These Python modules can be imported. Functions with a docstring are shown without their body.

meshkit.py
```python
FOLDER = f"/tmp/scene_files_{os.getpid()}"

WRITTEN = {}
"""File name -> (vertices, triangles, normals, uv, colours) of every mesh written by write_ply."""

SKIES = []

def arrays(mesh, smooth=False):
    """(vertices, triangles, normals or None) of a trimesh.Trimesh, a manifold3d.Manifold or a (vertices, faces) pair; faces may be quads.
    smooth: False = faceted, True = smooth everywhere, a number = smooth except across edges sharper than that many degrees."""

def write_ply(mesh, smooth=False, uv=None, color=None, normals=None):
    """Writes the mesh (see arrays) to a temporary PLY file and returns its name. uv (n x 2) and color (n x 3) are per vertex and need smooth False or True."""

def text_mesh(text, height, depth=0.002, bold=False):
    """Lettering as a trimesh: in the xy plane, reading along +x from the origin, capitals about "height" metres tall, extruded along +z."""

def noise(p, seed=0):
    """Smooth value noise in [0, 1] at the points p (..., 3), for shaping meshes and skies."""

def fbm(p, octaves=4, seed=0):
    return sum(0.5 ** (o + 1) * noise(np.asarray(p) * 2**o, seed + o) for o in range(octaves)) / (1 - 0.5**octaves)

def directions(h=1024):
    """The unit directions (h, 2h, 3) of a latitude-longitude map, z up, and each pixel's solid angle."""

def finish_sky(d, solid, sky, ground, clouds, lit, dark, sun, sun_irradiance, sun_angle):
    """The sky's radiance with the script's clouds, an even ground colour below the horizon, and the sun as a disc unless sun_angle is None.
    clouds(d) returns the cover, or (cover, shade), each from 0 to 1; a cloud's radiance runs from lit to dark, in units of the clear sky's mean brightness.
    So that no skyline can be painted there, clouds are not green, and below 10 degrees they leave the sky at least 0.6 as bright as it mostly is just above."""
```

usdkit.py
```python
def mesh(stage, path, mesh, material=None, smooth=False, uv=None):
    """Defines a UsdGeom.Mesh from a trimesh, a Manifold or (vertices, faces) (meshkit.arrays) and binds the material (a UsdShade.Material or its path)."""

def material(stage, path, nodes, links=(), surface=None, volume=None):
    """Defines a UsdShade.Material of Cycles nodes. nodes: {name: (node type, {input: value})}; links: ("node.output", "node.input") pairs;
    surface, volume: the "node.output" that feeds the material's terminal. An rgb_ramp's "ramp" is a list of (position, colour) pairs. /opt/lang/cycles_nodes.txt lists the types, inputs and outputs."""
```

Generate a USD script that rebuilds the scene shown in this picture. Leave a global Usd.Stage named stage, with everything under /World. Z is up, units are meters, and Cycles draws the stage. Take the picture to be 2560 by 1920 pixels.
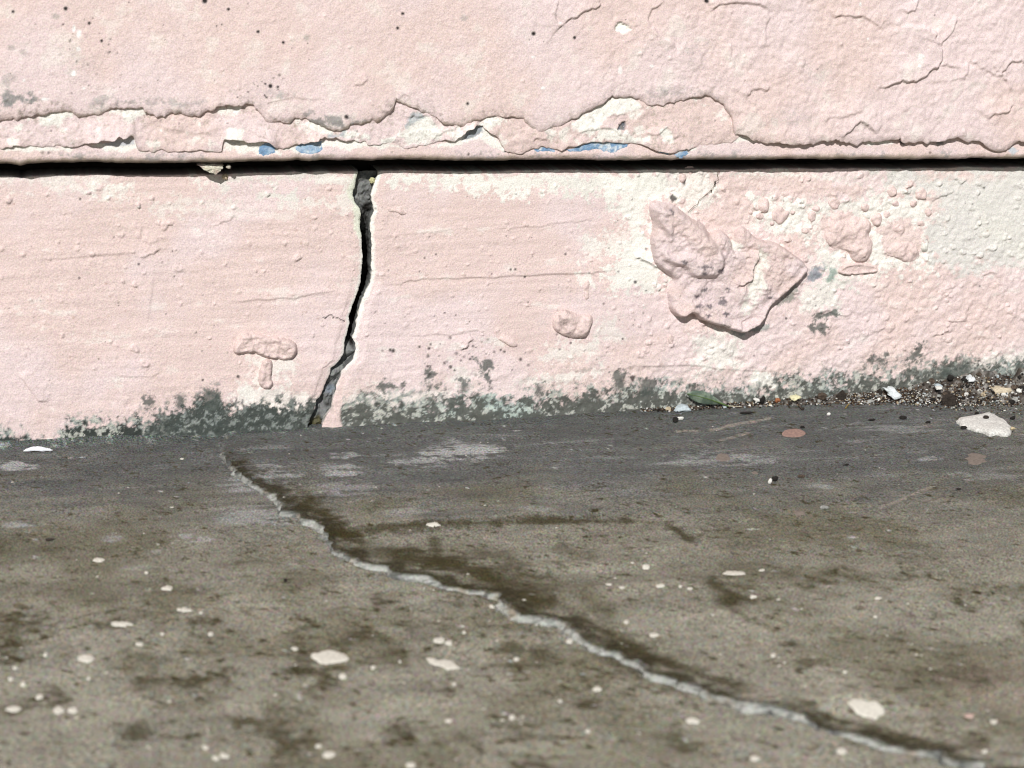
import math, numpy as np, trimesh, usdkit
from pxr import Gf, Sdf, Usd, UsdGeom, UsdLux, UsdShade, Vt

stage = Usd.Stage.CreateInMemory()
UsdGeom.SetStageUpAxis(stage, UsdGeom.Tokens.z)
UsdGeom.SetStageMetersPerUnit(stage, 1.0)
UsdGeom.Xform.Define(stage, '/World')
UsdGeom.Scope.Define(stage, '/World/Looks')
MM = 0.001

# ------------------------------------------------------------------ camera, sky, sun
FPX = 4324.0                                   # focal length in pixels of the 2560 wide photograph
YAW, PITCH, DIST = math.radians(15), math.radians(-15), 0.62
EXPOSURE = -0.19
SUN_EL, SUN_AZ = math.radians(35), math.radians(22)   # azimuth: left of the wall's normal
SUN_I, SKY_S = 1.25, 0.05


def basis(roll):
    f = np.array([math.sin(YAW) * math.cos(PITCH), math.cos(YAW) * math.cos(PITCH), math.sin(PITCH)])
    r = np.cross(f, [0, 0, 1]); r /= np.linalg.norm(r)
    u = np.cross(r, f)
    c, s = math.cos(roll), math.sin(roll)
    return f, c * r + s * u, -s * r + c * u


def camera(roll):
    f, r, u = basis(roll)
    d = f + r * (0 / FPX) + u * ((960 - 1048) / FPX)
    return -d * DIST, f, r, u


def project(P, cam=None):
    C, f, r, u = cam or CAM
    q = np.asarray(P, float) - C
    z = np.maximum(q @ f, 1e-3)
    return 1280 + FPX * (q @ r) / z, 960 - FPX * (q @ u) / z


lo, hi = -0.2, 0.2
for _ in range(50):                            # the roll that gives the wall's foot its slope
    mid = (lo + hi) / 2
    a, b = project(np.array([[-.15, 0, 0], [.15, 0, 0]]), camera(mid))
    if (b[1] - b[0]) / (a[1] - a[0]) < -0.054: lo = mid
    else: hi = mid
CAM = camera(mid)
C0, F0, R0, U0 = CAM
cam = UsdGeom.Camera.Define(stage, '/World/camera')
cam.CreateHorizontalApertureAttr(36.0)
cam.CreateVerticalApertureAttr(27.0)
cam.CreateFocalLengthAttr(36.0 * FPX / 2560)
cam.CreateClippingRangeAttr(Gf.Vec2f(0.01, 100))
cam.CreateFocusDistanceAttr(0.615)
cam.CreateFStopAttr(22.0)
cam.CreateExposureAttr(EXPOSURE)
m4 = Gf.Matrix4d(*R0, 0, *U0, 0, *(-F0), 0, *C0, 1)
cam.AddTransformOp().Set(m4)

SUN = np.array([-math.sin(SUN_AZ) * math.cos(SUN_EL), -math.cos(SUN_AZ) * math.cos(SUN_EL), math.sin(SUN_EL)])
sun = UsdLux.DistantLight.Define(stage, '/World/sun')
sun.CreateIntensityAttr(SUN_I); sun.CreateAngleAttr(0.5); sun.CreateNormalizeAttr(True)
sun.CreateColorAttr(Gf.Vec3f(1.0, 0.98, 0.96))
sx = np.cross([0, 0, 1], SUN); sx /= np.linalg.norm(sx); sy = np.cross(SUN, sx)
sun.AddTransformOp().Set(Gf.Matrix4d(*sx, 0, *sy, 0, *SUN, 0, 0, 0, 3, 1))
dome = UsdLux.DomeLight.Define(stage, '/World/sky')
dome.GetPrim().SetCustomDataByKey('kind', 'structure')
skym = usdkit.material(stage, '/World/Looks/sky', {
    's': ('sky_texture', {'sky_type': 'single_scattering', 'sun_disc': False, 'sun_elevation': SUN_EL, 'sun_rotation': math.atan2(SUN[0], SUN[1])}),
    'b': ('background_shader', {'strength': SKY_S})}, [('s.color', 'b.color')], surface='b.background')
UsdShade.MaterialBindingAPI.Apply(dome.GetPrim()).Bind(skym)


# ------------------------------------------------------------------ helpers
def ray(px, py):
    d = F0 + R0 * ((px - 1280) / FPX) + U0 * ((960 - py) / FPX)
    return d


def on_wall(px, py, y=0.0):                    # photo pixel -> point of the plane y
    d = ray(px, py); return C0 + d * ((y - C0[1]) / d[1])


def on_floor(px, py, z=0.0):
    d = ray(px, py); return C0 + d * ((z - C0[2]) / d[2])


def region(x0, y0, s):
    return lambda *pts: np.array([(x0 + s * a, y0 + s * b) for a, b in pts], float)


K1 = 900 / 2212.0
R1, R2, R3 = region(0, 0, K1), region(850, 0, K1), region(1660, 0, K1)
R4, R5, R6 = region(0, 400, .45203), region(750, 400, .45203), region(1560, 400, .45208)
L1 = region(1600, 430, .2592)                  # close view of the big lump
C2, C3 = region(700, 400, .21708), region(700, 740, .21708)
D1 = region(2100, 900, .20796)
D2 = region(1640, 930, .22604)
PX = 6.9                                       # pixels per millimetre on the wall

_tab = np.random.default_rng(5).random((512, 512))


def vn(x, y, seed=0):
    x = np.asarray(x) + seed * 37.37; y = np.asarray(y) + seed * 91.73
    i, j = np.floor(x).astype(np.int64), np.floor(y).astype(np.int64)
    a, b = x - i, y - j
    a = a * a * a * (a * (a * 6 - 15) + 10); b = b * b * b * (b * (b * 6 - 15) + 10)
    i0, i1, j0, j1 = i & 511, (i + 1) & 511, j & 511, (j + 1) & 511
    return (_tab[i0, j0] * (1 - a) + _tab[i1, j0] * a) * (1 - b) + (_tab[i0, j1] * (1 - a) + _tab[i1, j1] * a) * b


def fb(x, y, scale, octs=4, seed=0, gain=.5):
    """fractal noise in about -1..1; x, y in metres, scale in millimetres"""
    k = 1000.0 / scale; out = 0; tot = 0; g = 1.0
    for o in range(octs):
        c, s = math.cos(o * 1.3 + seed), math.sin(o * 1.3 + seed)
        xx, yy = (c * x - s * y) * k * 2.03 ** o, (s * x + c * y) * k * 2.03 ** o
        out = out + g * (vn(xx, yy, seed * 7 + o) * 2 - 1); tot += g; g *= gain
    return out / tot * 1.6


def sst(a, b, x):
    t = np.clip((x - a) / (b - a), 0, 1); return t * t * (3 - 2 * t)


def rough(P, amp, depth, seed, closed=False):
    """midpoint displacement: gives a traced line its ragged edge (amp in the line's units)"""
    r = np.random.default_rng(seed); P = np.asarray(P, float)
    for _ in range(depth):
        Q = np.roll(P, -1, 0) if closed else P[1:]
        A = P if closed else P[:-1]
        m = (A + Q) / 2; d = Q - A; ln = np.linalg.norm(d, axis=1, keepdims=True) + 1e-12
        m = m + np.stack([-d[:, 1], d[:, 0]], 1) / ln * r.normal(0, 1, (len(m), 1)) * np.minimum(amp, ln * .22)
        out = np.empty((len(A) * 2, 2)); out[0::2] = A; out[1::2] = m
        P = out if closed else np.vstack([out, P[-1:]])
        amp *= .55
    return P


def seg_dist(U, V, P, closed, maxd):
    """(distance, signed side, arc position 0..1) to a polyline, maxd where farther; closed: side < 0 inside"""
    P = np.asarray(P, float)
    A, B = (P, np.roll(P, -1, 0)) if closed else (P[:-1], P[1:])
    D = np.full(U.shape, float(maxd)); S = np.ones(U.shape); T = np.zeros(U.shape)
    lo, hi = P.min(0) - maxd, P.max(0) + maxd
    near = (U > lo[0]) & (U < hi[0]) & (V > lo[1]) & (V < hi[1])
    if not near.any(): return D, S, T
    u, v = U[near], V[near]
    best = np.full(u.shape, float(maxd)); side = np.ones(u.shape); arc = np.zeros(u.shape); inside = np.zeros(u.shape, bool)
    ln = np.linalg.norm(B - A, axis=1); tot = ln.sum(); cum = np.concatenate([[0], np.cumsum(ln)[:-1]])
    for a, b, l, c in zip(A, B, ln, cum):
        if l < 1e-9: continue
        d = (b - a) / l
        if closed and a[1] != b[1]:
            cr = (a[1] > v) != (b[1] > v)
            inside ^= cr & (u < a[0] + (v - a[1]) * (b[0] - a[0]) / (b[1] - a[1]))
        k = (u > min(a[0], b[0]) - maxd) & (u < max(a[0], b[0]) + maxd) & (v > min(a[1], b[1]) - maxd) & (v < max(a[1], b[1]) + maxd)
        if not k.any(): continue
        t = np.clip((u[k] - a[0]) * d[0] + (v[k] - a[1]) * d[1], 0, l)
        dx, dy = u[k] - a[0] - t * d[0], v[k] - a[1] - t * d[1]
        q = np.hypot(dx, dy); w = q < best[k]
        ki = np.nonzero(k)[0][w]
        best[ki] = q[w]; side[ki] = np.where(d[0] * dy[w] - d[1] * dx[w] >= 0, 1, -1); arc[ki] = (c + t[w]) / tot
    D[near] = best; T[near] = arc
    S[near] = np.where(inside, -1, 1) if closed else side
    return D, S, T


def sd(U, V, P, maxd=60):
    d, s, _ = seg_dist(U, V, P, True, maxd); return d * s


def inside(U, V, P, soft, noise=0):
    """mask of a traced region: 1 inside, soft edge (pixels) broken up by a noise array (pixels)"""
    return sst(soft, -soft, sd(U, V, P, 90) + noise)


def line_mask(U, V, P, width, noise=0):
    d, _, t = seg_dist(U, V, P, False, width * 4 + 30)
    return sst(width, width * .3, d + noise)


def lightward(P):
    d = P[-1] - P[0]
    return P if .4 * d[1] - .75 * d[0] > 0 else P[::-1]


def ridge(U, V, P, h, w, sharp=1.6):
    """a step along an open line: the side to the right of travel (down in the picture when going right) is proud, dying away over w pixels"""
    d, s, t = seg_dist(U, V, P, False, w * 3.0)
    q = d * s
    taper = np.clip(np.minimum(t, 1 - t) * 8, 0, 1)
    return h * taper * sst(-sharp, sharp, q) * np.exp(-np.maximum(q, 0) / w) * sst(w * 3, w * 2, d)


def lerp(a, b, t):
    t = np.asarray(t)[..., None]
    return a * (1 - t) + np.asarray(b) * t


def lin(r, g, b):
    c = np.array([r, g, b]) / 255.0
    return np.where(c <= .04045, c / 12.92, ((c + .055) / 1.055) ** 2.4)


_names = {}


def path_of(name, parent=None):
    base = (str(parent.GetPath()) if parent is not None else '/World') + '/' + name
    k = _names.get(base, 0); _names[base] = k + 1
    return base if k == 0 else f'{base}_{k:03d}'


def tag(prim, label=None, cat=None, group=None, kind=None):
    for k, v in (('label', label), ('category', cat), ('group', group), ('kind', kind)):
        if v: prim.SetCustomDataByKey(k, v)
    return prim


def thing(name, label=None, cat=None, loc=(0, 0, 0), group=None, kind=None):
    x = UsdGeom.Xform.Define(stage, path_of(name)); x.AddTranslateOp().Set(Gf.Vec3d(*map(float, loc)))
    return tag(x.GetPrim(), label, cat, group, kind)


def raw_mesh(path, V, faces, mat, col=None, smooth=True):
    V = np.asarray(V, float); faces = np.asarray(faces, np.int32)
    m = UsdGeom.Mesh.Define(stage, path)
    m.CreatePointsAttr(Vt.Vec3fArray.FromNumpy(V.astype(np.float32)))
    m.CreateFaceVertexCountsAttr(Vt.IntArray.FromNumpy(np.full(len(faces), faces.shape[1], np.int32)))
    m.CreateFaceVertexIndicesAttr(Vt.IntArray.FromNumpy(faces.ravel()))
    m.CreateSubdivisionSchemeAttr('none')
    if smooth:
        n = np.zeros_like(V)
        q = V[faces]
        fn = np.cross(q[:, 2] - q[:, 0], q[:, -1] - q[:, 1]) if faces.shape[1] == 4 else np.cross(q[:, 1] - q[:, 0], q[:, 2] - q[:, 0])
        for k in range(faces.shape[1]):
            for a in range(3): n[:, a] += np.bincount(faces[:, k], fn[:, a], len(V))
        n /= np.maximum(np.linalg.norm(n, axis=1, keepdims=True), 1e-20)
        m.CreateNormalsAttr(Vt.Vec3fArray.FromNumpy(n.astype(np.float32))); m.SetNormalsInterpolation('vertex')
    if col is not None:
        UsdGeom.PrimvarsAPI(m).CreatePrimvar('tone', Sdf.ValueTypeNames.Color3fArray, 'vertex').Set(Vt.Vec3fArray.FromNumpy(np.clip(col, 0, 1).astype(np.float32)))
    UsdShade.MaterialBindingAPI.Apply(m.GetPrim()).Bind(mat)
    return m.GetPrim()


def grid_faces(nr, nc, flip=False):
    i = np.arange(nr * nc).reshape(nr, nc)
    f = np.stack([i[:-1, :-1], i[:-1, 1:], i[1:, 1:], i[1:, :-1]], -1).reshape(-1, 4)
    return f[:, ::-1] if flip else f


def grid_mesh(name, V, col, mat, parent, flip=False, keep=None):
    nr, nc = V.shape[:2]
    f = grid_faces(nr, nc, flip)
    V = V.reshape(-1, 3); col = col.reshape(-1, 3)
    if keep is not None:
        f = f[keep.ravel()[f].any(1)]
        used, f = np.unique(f, return_inverse=True); f = f.reshape(-1, 4); V, col = V[used], col[used]
    return raw_mesh(path_of(name, parent), V, f, mat, col)


def grown(lo, hi, step, out_lo, out_hi, k=1.35):
    """even steps between lo and hi, growing steps out to out_lo and out_hi"""
    mid = list(np.arange(lo, hi + step / 2, step))
    a, s = [], step
    x = lo
    while x > out_lo: s *= k; x = max(x - s, out_lo); a.append(x)
    b, s = [], step
    x = mid[-1]
    while x < out_hi: s *= k; x = min(x + s, out_hi); b.append(x)
    return np.array(a[::-1] + mid + b)


# ------------------------------------------------------------------ materials
def coloured(name, grain, grain_scale, bump, bump_scale, roughness, chroma=0.0, spec=.3):
    """the mesh's own tone, mottled with a fine grain, with fine relief"""
    return usdkit.material(stage, '/World/Looks/' + name, {
        'g': ('geometry', {}), 'a': ('attribute', {'attribute': 'tone'}),
        'n': ('noise_texture', {'scale': grain_scale, 'detail': 3.0, 'roughness': .75}),
        'r': ('map_range', {'from_min': .33, 'from_max': .67, 'to_min': 1 - grain, 'to_max': 1 + grain}),
        'm': ('mix_color', {'blend_type': 'multiply', 'fac': 1.0, 'use_clamp': False}),
        'nc': ('noise_texture', {'scale': grain_scale * .8, 'detail': 1.0}),
        'mc': ('mix_color', {'blend_type': 'overlay', 'fac': chroma}),
        'nb': ('noise_texture', {'scale': bump_scale, 'detail': 4.0, 'roughness': .6}),
        'b': ('bump', {'strength': 1.0, 'distance': bump}),
        'p': ('principled_bsdf', {'roughness': roughness, 'specular_ior_level': spec})},
        [('g.position', 'n.vector'), ('g.position', 'nc.vector'), ('g.position', 'nb.vector'), ('n.fac', 'r.value'), ('a.color', 'm.a'), ('r.result', 'm.b'),
         ('m.result', 'mc.a'), ('nc.color', 'mc.b'), ('mc.result', 'p.base_color'), ('nb.fac', 'b.height'), ('b.normal', 'p.normal')], surface='p.BSDF')


def plain(name, colour, roughness=.8, var=.35, scale=1500, bump=.00008):
    c = np.array(colour)
    return usdkit.material(stage, '/World/Looks/' + name, {
        'g': ('geometry', {}), 'n': ('noise_texture', {'scale': scale, 'detail': 3.0, 'roughness': .7}),
        'r': ('rgb_ramp', {'ramp': [(.3, tuple(c * (1 - var))), (.7, tuple(np.minimum(c * (1 + var), .95)))]}),
        'b': ('bump', {'strength': 1.0, 'distance': bump}),
        'p': ('principled_bsdf', {'roughness': roughness, 'specular_ior_level': .3})},
        [('g.position', 'n.vector'), ('n.fac', 'r.fac'), ('r.color', 'p.base_color'), ('n.fac', 'b.height'), ('b.normal', 'p.normal')], surface='p.BSDF')


M_PAINT = coloured('painted_plaster', .18, 2200, .00022, 1500, .7, .10)
M_CONC = coloured('weathered_concrete', .2, 1500, .00010, 1100, .9, .10, .15)
M_EDGE = coloured('broken_concrete', .28, 1500, .00018, 1300, .9, .12, .15)
M_FLOOR = coloured('concrete_floor', .85, 1900, .00014, 2000, .88, .55, .15)

PINK_UP, PINK = np.array([.705, .58, .565]), np.array([.68, .54, .503])
WHITE, GREYWHITE = np.array([.80, .785, .72]), np.array([.68, .665, .605])
MOULD, MOULD2 = np.array([.052, .062, .055]), np.array([.26, .285, .265])
GREY = np.array([.22, .24, .24])
DARK = np.array([.022, .018, .016])

# ------------------------------------------------------------------ floor: two slabs, the far one lifted along the crack
CRACK_F = np.array([(566, 1060), (566, 1088), (562, 1112), (574, 1150), (596, 1180), (628, 1205), (652, 1220), (684, 1234), (702, 1252), (706, 1278), (742, 1284), (786, 1296),
                    (806, 1326), (834, 1364), (866, 1388), (905, 1402), (970, 1416), (1010, 1436), (1080, 1442), (1140, 1462), (1196, 1466), (1226, 1482),
                    (1256, 1512), (1300, 1540), (1356, 1552), (1420, 1572), (1484, 1612), (1560, 1640), (1640, 1686), (1720, 1712), (1800, 1736), (1880, 1768),
                    (1956, 1776), (2050, 1808), (2150, 1838), (2250, 1866), (2340, 1890), (2460, 1914), (2560, 1936)], float)
cf = np.array([on_floor(*p, 1.2 * MM)[:2] for p in rough(CRACK_F, 5, 3, 11)])
o = np.argsort(cf[:, 1]); cfy, cfx = cf[o, 1], cf[o, 0]


def crack_x(y):
    x = np.interp(y, cfy, cfx)
    return x + np.where(y < cfy[0], (cfy[0] - y) * .8, 0) + .0008 * fb(y, y * 0, 2.5, 3, 3, .7) + .0009 * fb(y, y * 0, 7, 2, 5)


def floor_lift(x, y):
    d = np.maximum(x - crack_x(y), 0) * .6
    prof = (.85 + .38 * fb(y, y * 0, 13, 3, 6)) * np.interp(y, [-.33, -.25, -.15, -.06, -.02, 0], [1.8, 2.1, 2.5, 2.4, 1.9, 1.6]) * MM
    return np.where(x >= crack_x(y), prof * (.15 + .85 * np.exp(-d / .05)), 0)


def floor_h(x, y):
    near = sst(-3., -.6, y) * sst(3, .8, np.abs(x))
    h = .5 * fb(x, y, 60, 3, 1) + .18 * fb(x, y, 9, 3, 2) + .07 * fb(x, y, 2.2, 3, 4)
    return h * MM * near + floor_lift(x, y) + .0022 * np.exp(-np.maximum(-y, 0) / .0022) * sst(.02, -.03, x - crack_x(y) + .01)


TAUPE, OLIVE, SLATE, STAIN, SCUFF = np.array([.258, .250, .200]), np.array([.168, .160, .115]), np.array([.100, .105, .102]), np.array([.038, .032, .011]), np.array([.33, .34, .33])
STAINS = [  # traced lines: points, half width, strength
    ([(700, 1265), (735, 1275), (790, 1285), (830, 1320), (870, 1355), (930, 1375)], 26, 1.0), ([(860, 1340), (960, 1331), (1100, 1320), (1300, 1314), (1560, 1308), (1660, 1316)], 9, .85),
    ([(930, 1385), (1040, 1410), (1120, 1420), (1200, 1440), (1260, 1480), (1330, 1520), (1400, 1540)], 22, .95), ([(1400, 1535), (1480, 1580), (1560, 1615), (1640, 1660), (1720, 1690), (1800, 1715), (1900, 1745)], 15, .9),
    ([(1080, 1345), (1095, 1390), (1080, 1420)], 16, .8), ([(1170, 1390), (1260, 1400), (1320, 1440)], 26, .6), ([(1660, 1315), (1700, 1335), (1738, 1362)], 9, .85), ([(1762, 1462), (1820, 1500), (1850, 1525)], 17, .8),
    ([(1780, 1500), (1870, 1560), (1950, 1585)], 10, .6), ([(1960, 1760), (2060, 1795), (2180, 1830), (2330, 1880), (2400, 1890)], 14, .9), ([(1440, 1500), (1540, 1560)], 20, .5), ([(1380, 1370), (1450, 1400), (1500, 1400)], 20, .5),
    ([(740, 1220), (770, 1260), (800, 1280)], 14, .6), ([(600, 1150), (640, 1185), (700, 1215)], 10, .5), ([(1290, 1490), (1400, 1520)], 26, .55), ([(1000, 1395), (1180, 1405)], 20, .6)]
PATCHES = [(130, 1740, 55, 40), (30, 1630, 50, 30), (480, 1715, 60, 35), (570, 1690, 40, 30), (760, 1580, 50, 40), (520, 1560, 60, 30), (60, 1560, 90, 40), (350, 1830, 90, 40), (900, 1590, 60, 30), (600, 1800, 50, 25), (1320, 1900, 80, 25), (960, 1500, 50, 25), (1000, 1830, 70, 30), (760, 1680, 35, 22), (1480, 1760, 60, 20), (1100, 1720, 80, 25), (820, 1700, 25, 18)]
SCUFFS = [(1150, 1140, 130, 26, .9), (1060, 1165, 90, 18, .6), (860, 1145, 50, 14, .7), (850, 1185, 60, 20, .7), (700, 1190, 70, 26, .5), (640, 1290, 120, 28, .55), (480, 1345, 70, 18, .7), (410, 1380, 50, 10, .6), (40, 1318, 45, 14, .7), (40, 1163, 55, 14, .85), (280, 1345, 30, 14, .5), (860, 1240, 90, 26, .4),
          (1130, 1105, 30, 10, .5), (1800, 1155, 150, 22, .45), (2050, 1225, 50, 14, .5), (2260, 1075, 110, 10, .4), (2330, 1150, 40, 8, .6), (1340, 1285, 50, 9, .5), (2460, 1190, 90, 16, .35), (600, 1205, 70, 22, .55), (1000, 1290, 70, 20, .3), (350, 1420, 60, 10, .3)]


def floor_colour(x, y, far):
    u, v = project(np.stack([x, y, 0 * x], -1))
    n1, n2, n3 = fb(x, y, 30, 5, 21), fb(x * .5, y, 8, 5, 22, .68), fb(x, y, 2.6, 4, 23, .78)
    ns = fb(x * .18, y * 1.4, 5, 4, 24, .7)
    c = lerp(TAUPE, OLIVE, sst(-.3, .7, n1 + .5 * n3)) * (.74 + .26 * sst(1250, 1650, v))[..., None]
    dark = sst(1345, 1150, v + 55 * n1 + 40 * n2) * sst(3000, 2300, u) * (1 - .35 * sst(1500, 2300, u) * sst(1120, 1350, v))
    c = lerp(c, SLATE, dark * .92)
    c = c * (1 + .16 * n2 + .20 * n3 + .10 * ns)[..., None]
    c = lerp(c, SCUFF * .62, sst(.35, 1.0, ns + .5 * n3) * dark * .55)
    c = lerp(c, np.array([.175, .15, .125]), sst(.3, .9, n2) * sst(1040, 1075, v) * sst(1170, 1100, v) * sst(1550, 1800, u) * .6)
    # wide dark stains
    c = lerp(c, STAIN, sst(.12, 1.05, fb(x, y, 13, 5, 25, .68) + .3 * n1 + .2 * n3) * sst(1290, 1440, v) * .72)
    for q, (cx, cy, rx, ry) in enumerate(PATCHES):
        g = np.exp(-((u - cx) / rx) ** 2 - ((v - cy) / ry) ** 2)
        c = lerp(c, STAIN, np.clip(sst(.2, 1.0, g + .7 * n3 - .12) * .8, 0, 1))
    for P, w, s in STAINS:
        d, _, t = seg_dist(u, v, np.array(P, float), False, w * 5)
        c = lerp(c, STAIN, s * sst(1.15, .0, d / (w * 1.35) + .62 * n3 + .45 * n2) * np.clip(np.minimum(t, 1 - t) * 7 + .15, 0, 1))
    for cx, cy, rx, ry, s in SCUFFS:
        g = np.exp(-((u - cx) / rx) ** 2 - ((v - cy) / ry) ** 2)
        c = lerp(c, SCUFF, s * sst(.25, .75, g * (1 + .9 * ns + .9 * n3) - .12))
    pale = inside(u, v, np.array([(2330, 1700), (2420, 1670), (2560, 1650), (2700, 1650), (2700, 1800), (2560, 1800), (2440, 1770), (2350, 1740)], float), 40, 40 * n3)
    c = lerp(c, np.array([.30, .255, .21]), pale * .55 * sst(-.6, .6, n3))
    for P in ([(1776, 1078), (1840, 1063), (1925, 1048)], [(1690, 1081), (1745, 1079)], [(2200, 1275), (2290, 1235), (2330, 1218)], [(1800, 1105), (1870, 1085)]):
        c = lerp(c, np.array([.28, .25, .21]), line_mask(u, v, np.array(P, float), 4.5, 2 * n3) * .7)
    # tiny pale flecks
    fl = vn(x / .0021, y / .0034, 31)
    c = lerp(c, SCUFF * 1.6, sst(.955, .985, fl) * sst(-.2, .5, n1) * .8)
    # mould creeping out of the corner at the left
    mo = sst(.0, 1., (1.0 - (-y) / .006) + .5 * n3) * sst(900, 700, u) * (y > -.03)
    c = lerp(c, lerp(MOULD * 1.2, MOULD2, sst(.1, .8, n3 + n2 * .5)), mo * .8)
    return np.clip(c, .008, .9)


floor = thing('floor', kind='structure')
fy = np.concatenate([grown(-.305, .006, .00078, -4.5, .006), [.012, .03]])


def floor_slab(sign, step, n_out):
    u = grown(0, .34, step, 0, 5.0)
    if sign > 0:
        lead = np.linspace(-2.0, -.12, 11) * MM
        uu = np.concatenate([lead, u])
    else:
        uu = np.concatenate([[.0009, .0007], -u])[::-1]
    Y, Uu = np.meshgrid(fy, uu, indexing='ij')
    cx = crack_x(Y)
    if sign > 0:
        x = cx + np.maximum(Uu, 0)
        z = floor_h(x + 1e-6, Y)
        face = np.clip(-Uu / (2.0 * MM), 0, 1)             # 0 at the rim, 1 at the foot of the broken edge
        k = face > 0
        jag = fb(Y + x * .7, face * .005, 1.7, 4, 41, .75) + .6 * fb(Y - x * .5, face * .003, 5, 3, 47)
        x = x - np.where(k, (np.interp(Y, [-.13, -.05], [.9, 2.4]) * face ** 1.2 + 1.25 * jag * np.sin(np.pi * np.clip(face, 0, 1))) * MM, 0)
        z = np.where(k, z - face * 5.0 * MM, z - .35 * MM * np.exp(-np.maximum(Uu, 0) / .0006))
        col = floor_colour(cx + np.maximum(Uu, 0), Y, True)
        dk = sst(.0050, .0008, np.maximum(Uu, 0) * .75 + .0022 * fb(x, Y, 4, 4, 50, .7) + .0012 * fb(x, Y, 14, 2, 51)) * sst(-.012, -.035, Y)
        col = lerp(col, STAIN * .6, .9 * dk)
        rim = np.clip(sst(0, .25, face) + .35 * sst(.0013, .0002, Uu + .0006 * fb(x, Y, 2, 3, 42)) * sst(-.2, .6, fb(x, Y, 4, 3, 44)), 0, 1)
        fr = lerp(np.array([.45, .46, .425]), np.array([.14, .147, .14]), sst(-.25, .95, fb(x + Y * .6, Y + face * .004, 1.8, 4, 43, .75) + .5 * fb(x, Y, 7, 2, 48)))
        fr = lerp(fr, np.array([.36, .29, .20]), sst(.5, .9, fb(x, Y + face * .004, 4, 3, 45)) * .6)
        fr = fr * (np.interp(Y, [-.16, -.06, 0], [.86, .72, .5]) * (1 - .55 * sst(.25, .8, fb(x - Y, Y * .8 + face * .006, 1.3, 3, 49, .8))))[..., None]
        col = lerp(col, fr, rim)
    else:
        x = cx + Uu
        z = floor_h(np.minimum(x, cx - 1e-5), Y)
        z = z - .5 * MM * np.exp(np.minimum(Uu, 0) / .0008) - np.where(Uu > 0, 3 * MM, 0)
        col = floor_colour(np.minimum(x, cx), Y, False)
        col = lerp(col, np.array([.30, .31, .30]), .6 * sst(-.0016, -.0002, Uu + .0007 * fb(x, Y, 2, 3, 46)))
    V = np.stack([x, Y, z], -1)
    if sign > 0:
        k = len(lead) + 1
        tag(grid_mesh('broken_edge', V[:, :k], col[:, :k], M_EDGE, floor, flip=True), 'pale grey broken edge of the lifted slab along the floor crack')
        V, col = V[:, k - 1:], col[:, k - 1:]
    return grid_mesh('slab', V, col, M_FLOOR, floor, flip=True)


floor_slab(-1, .00056, 30)
floor_slab(1, .00056, 30)

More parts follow.
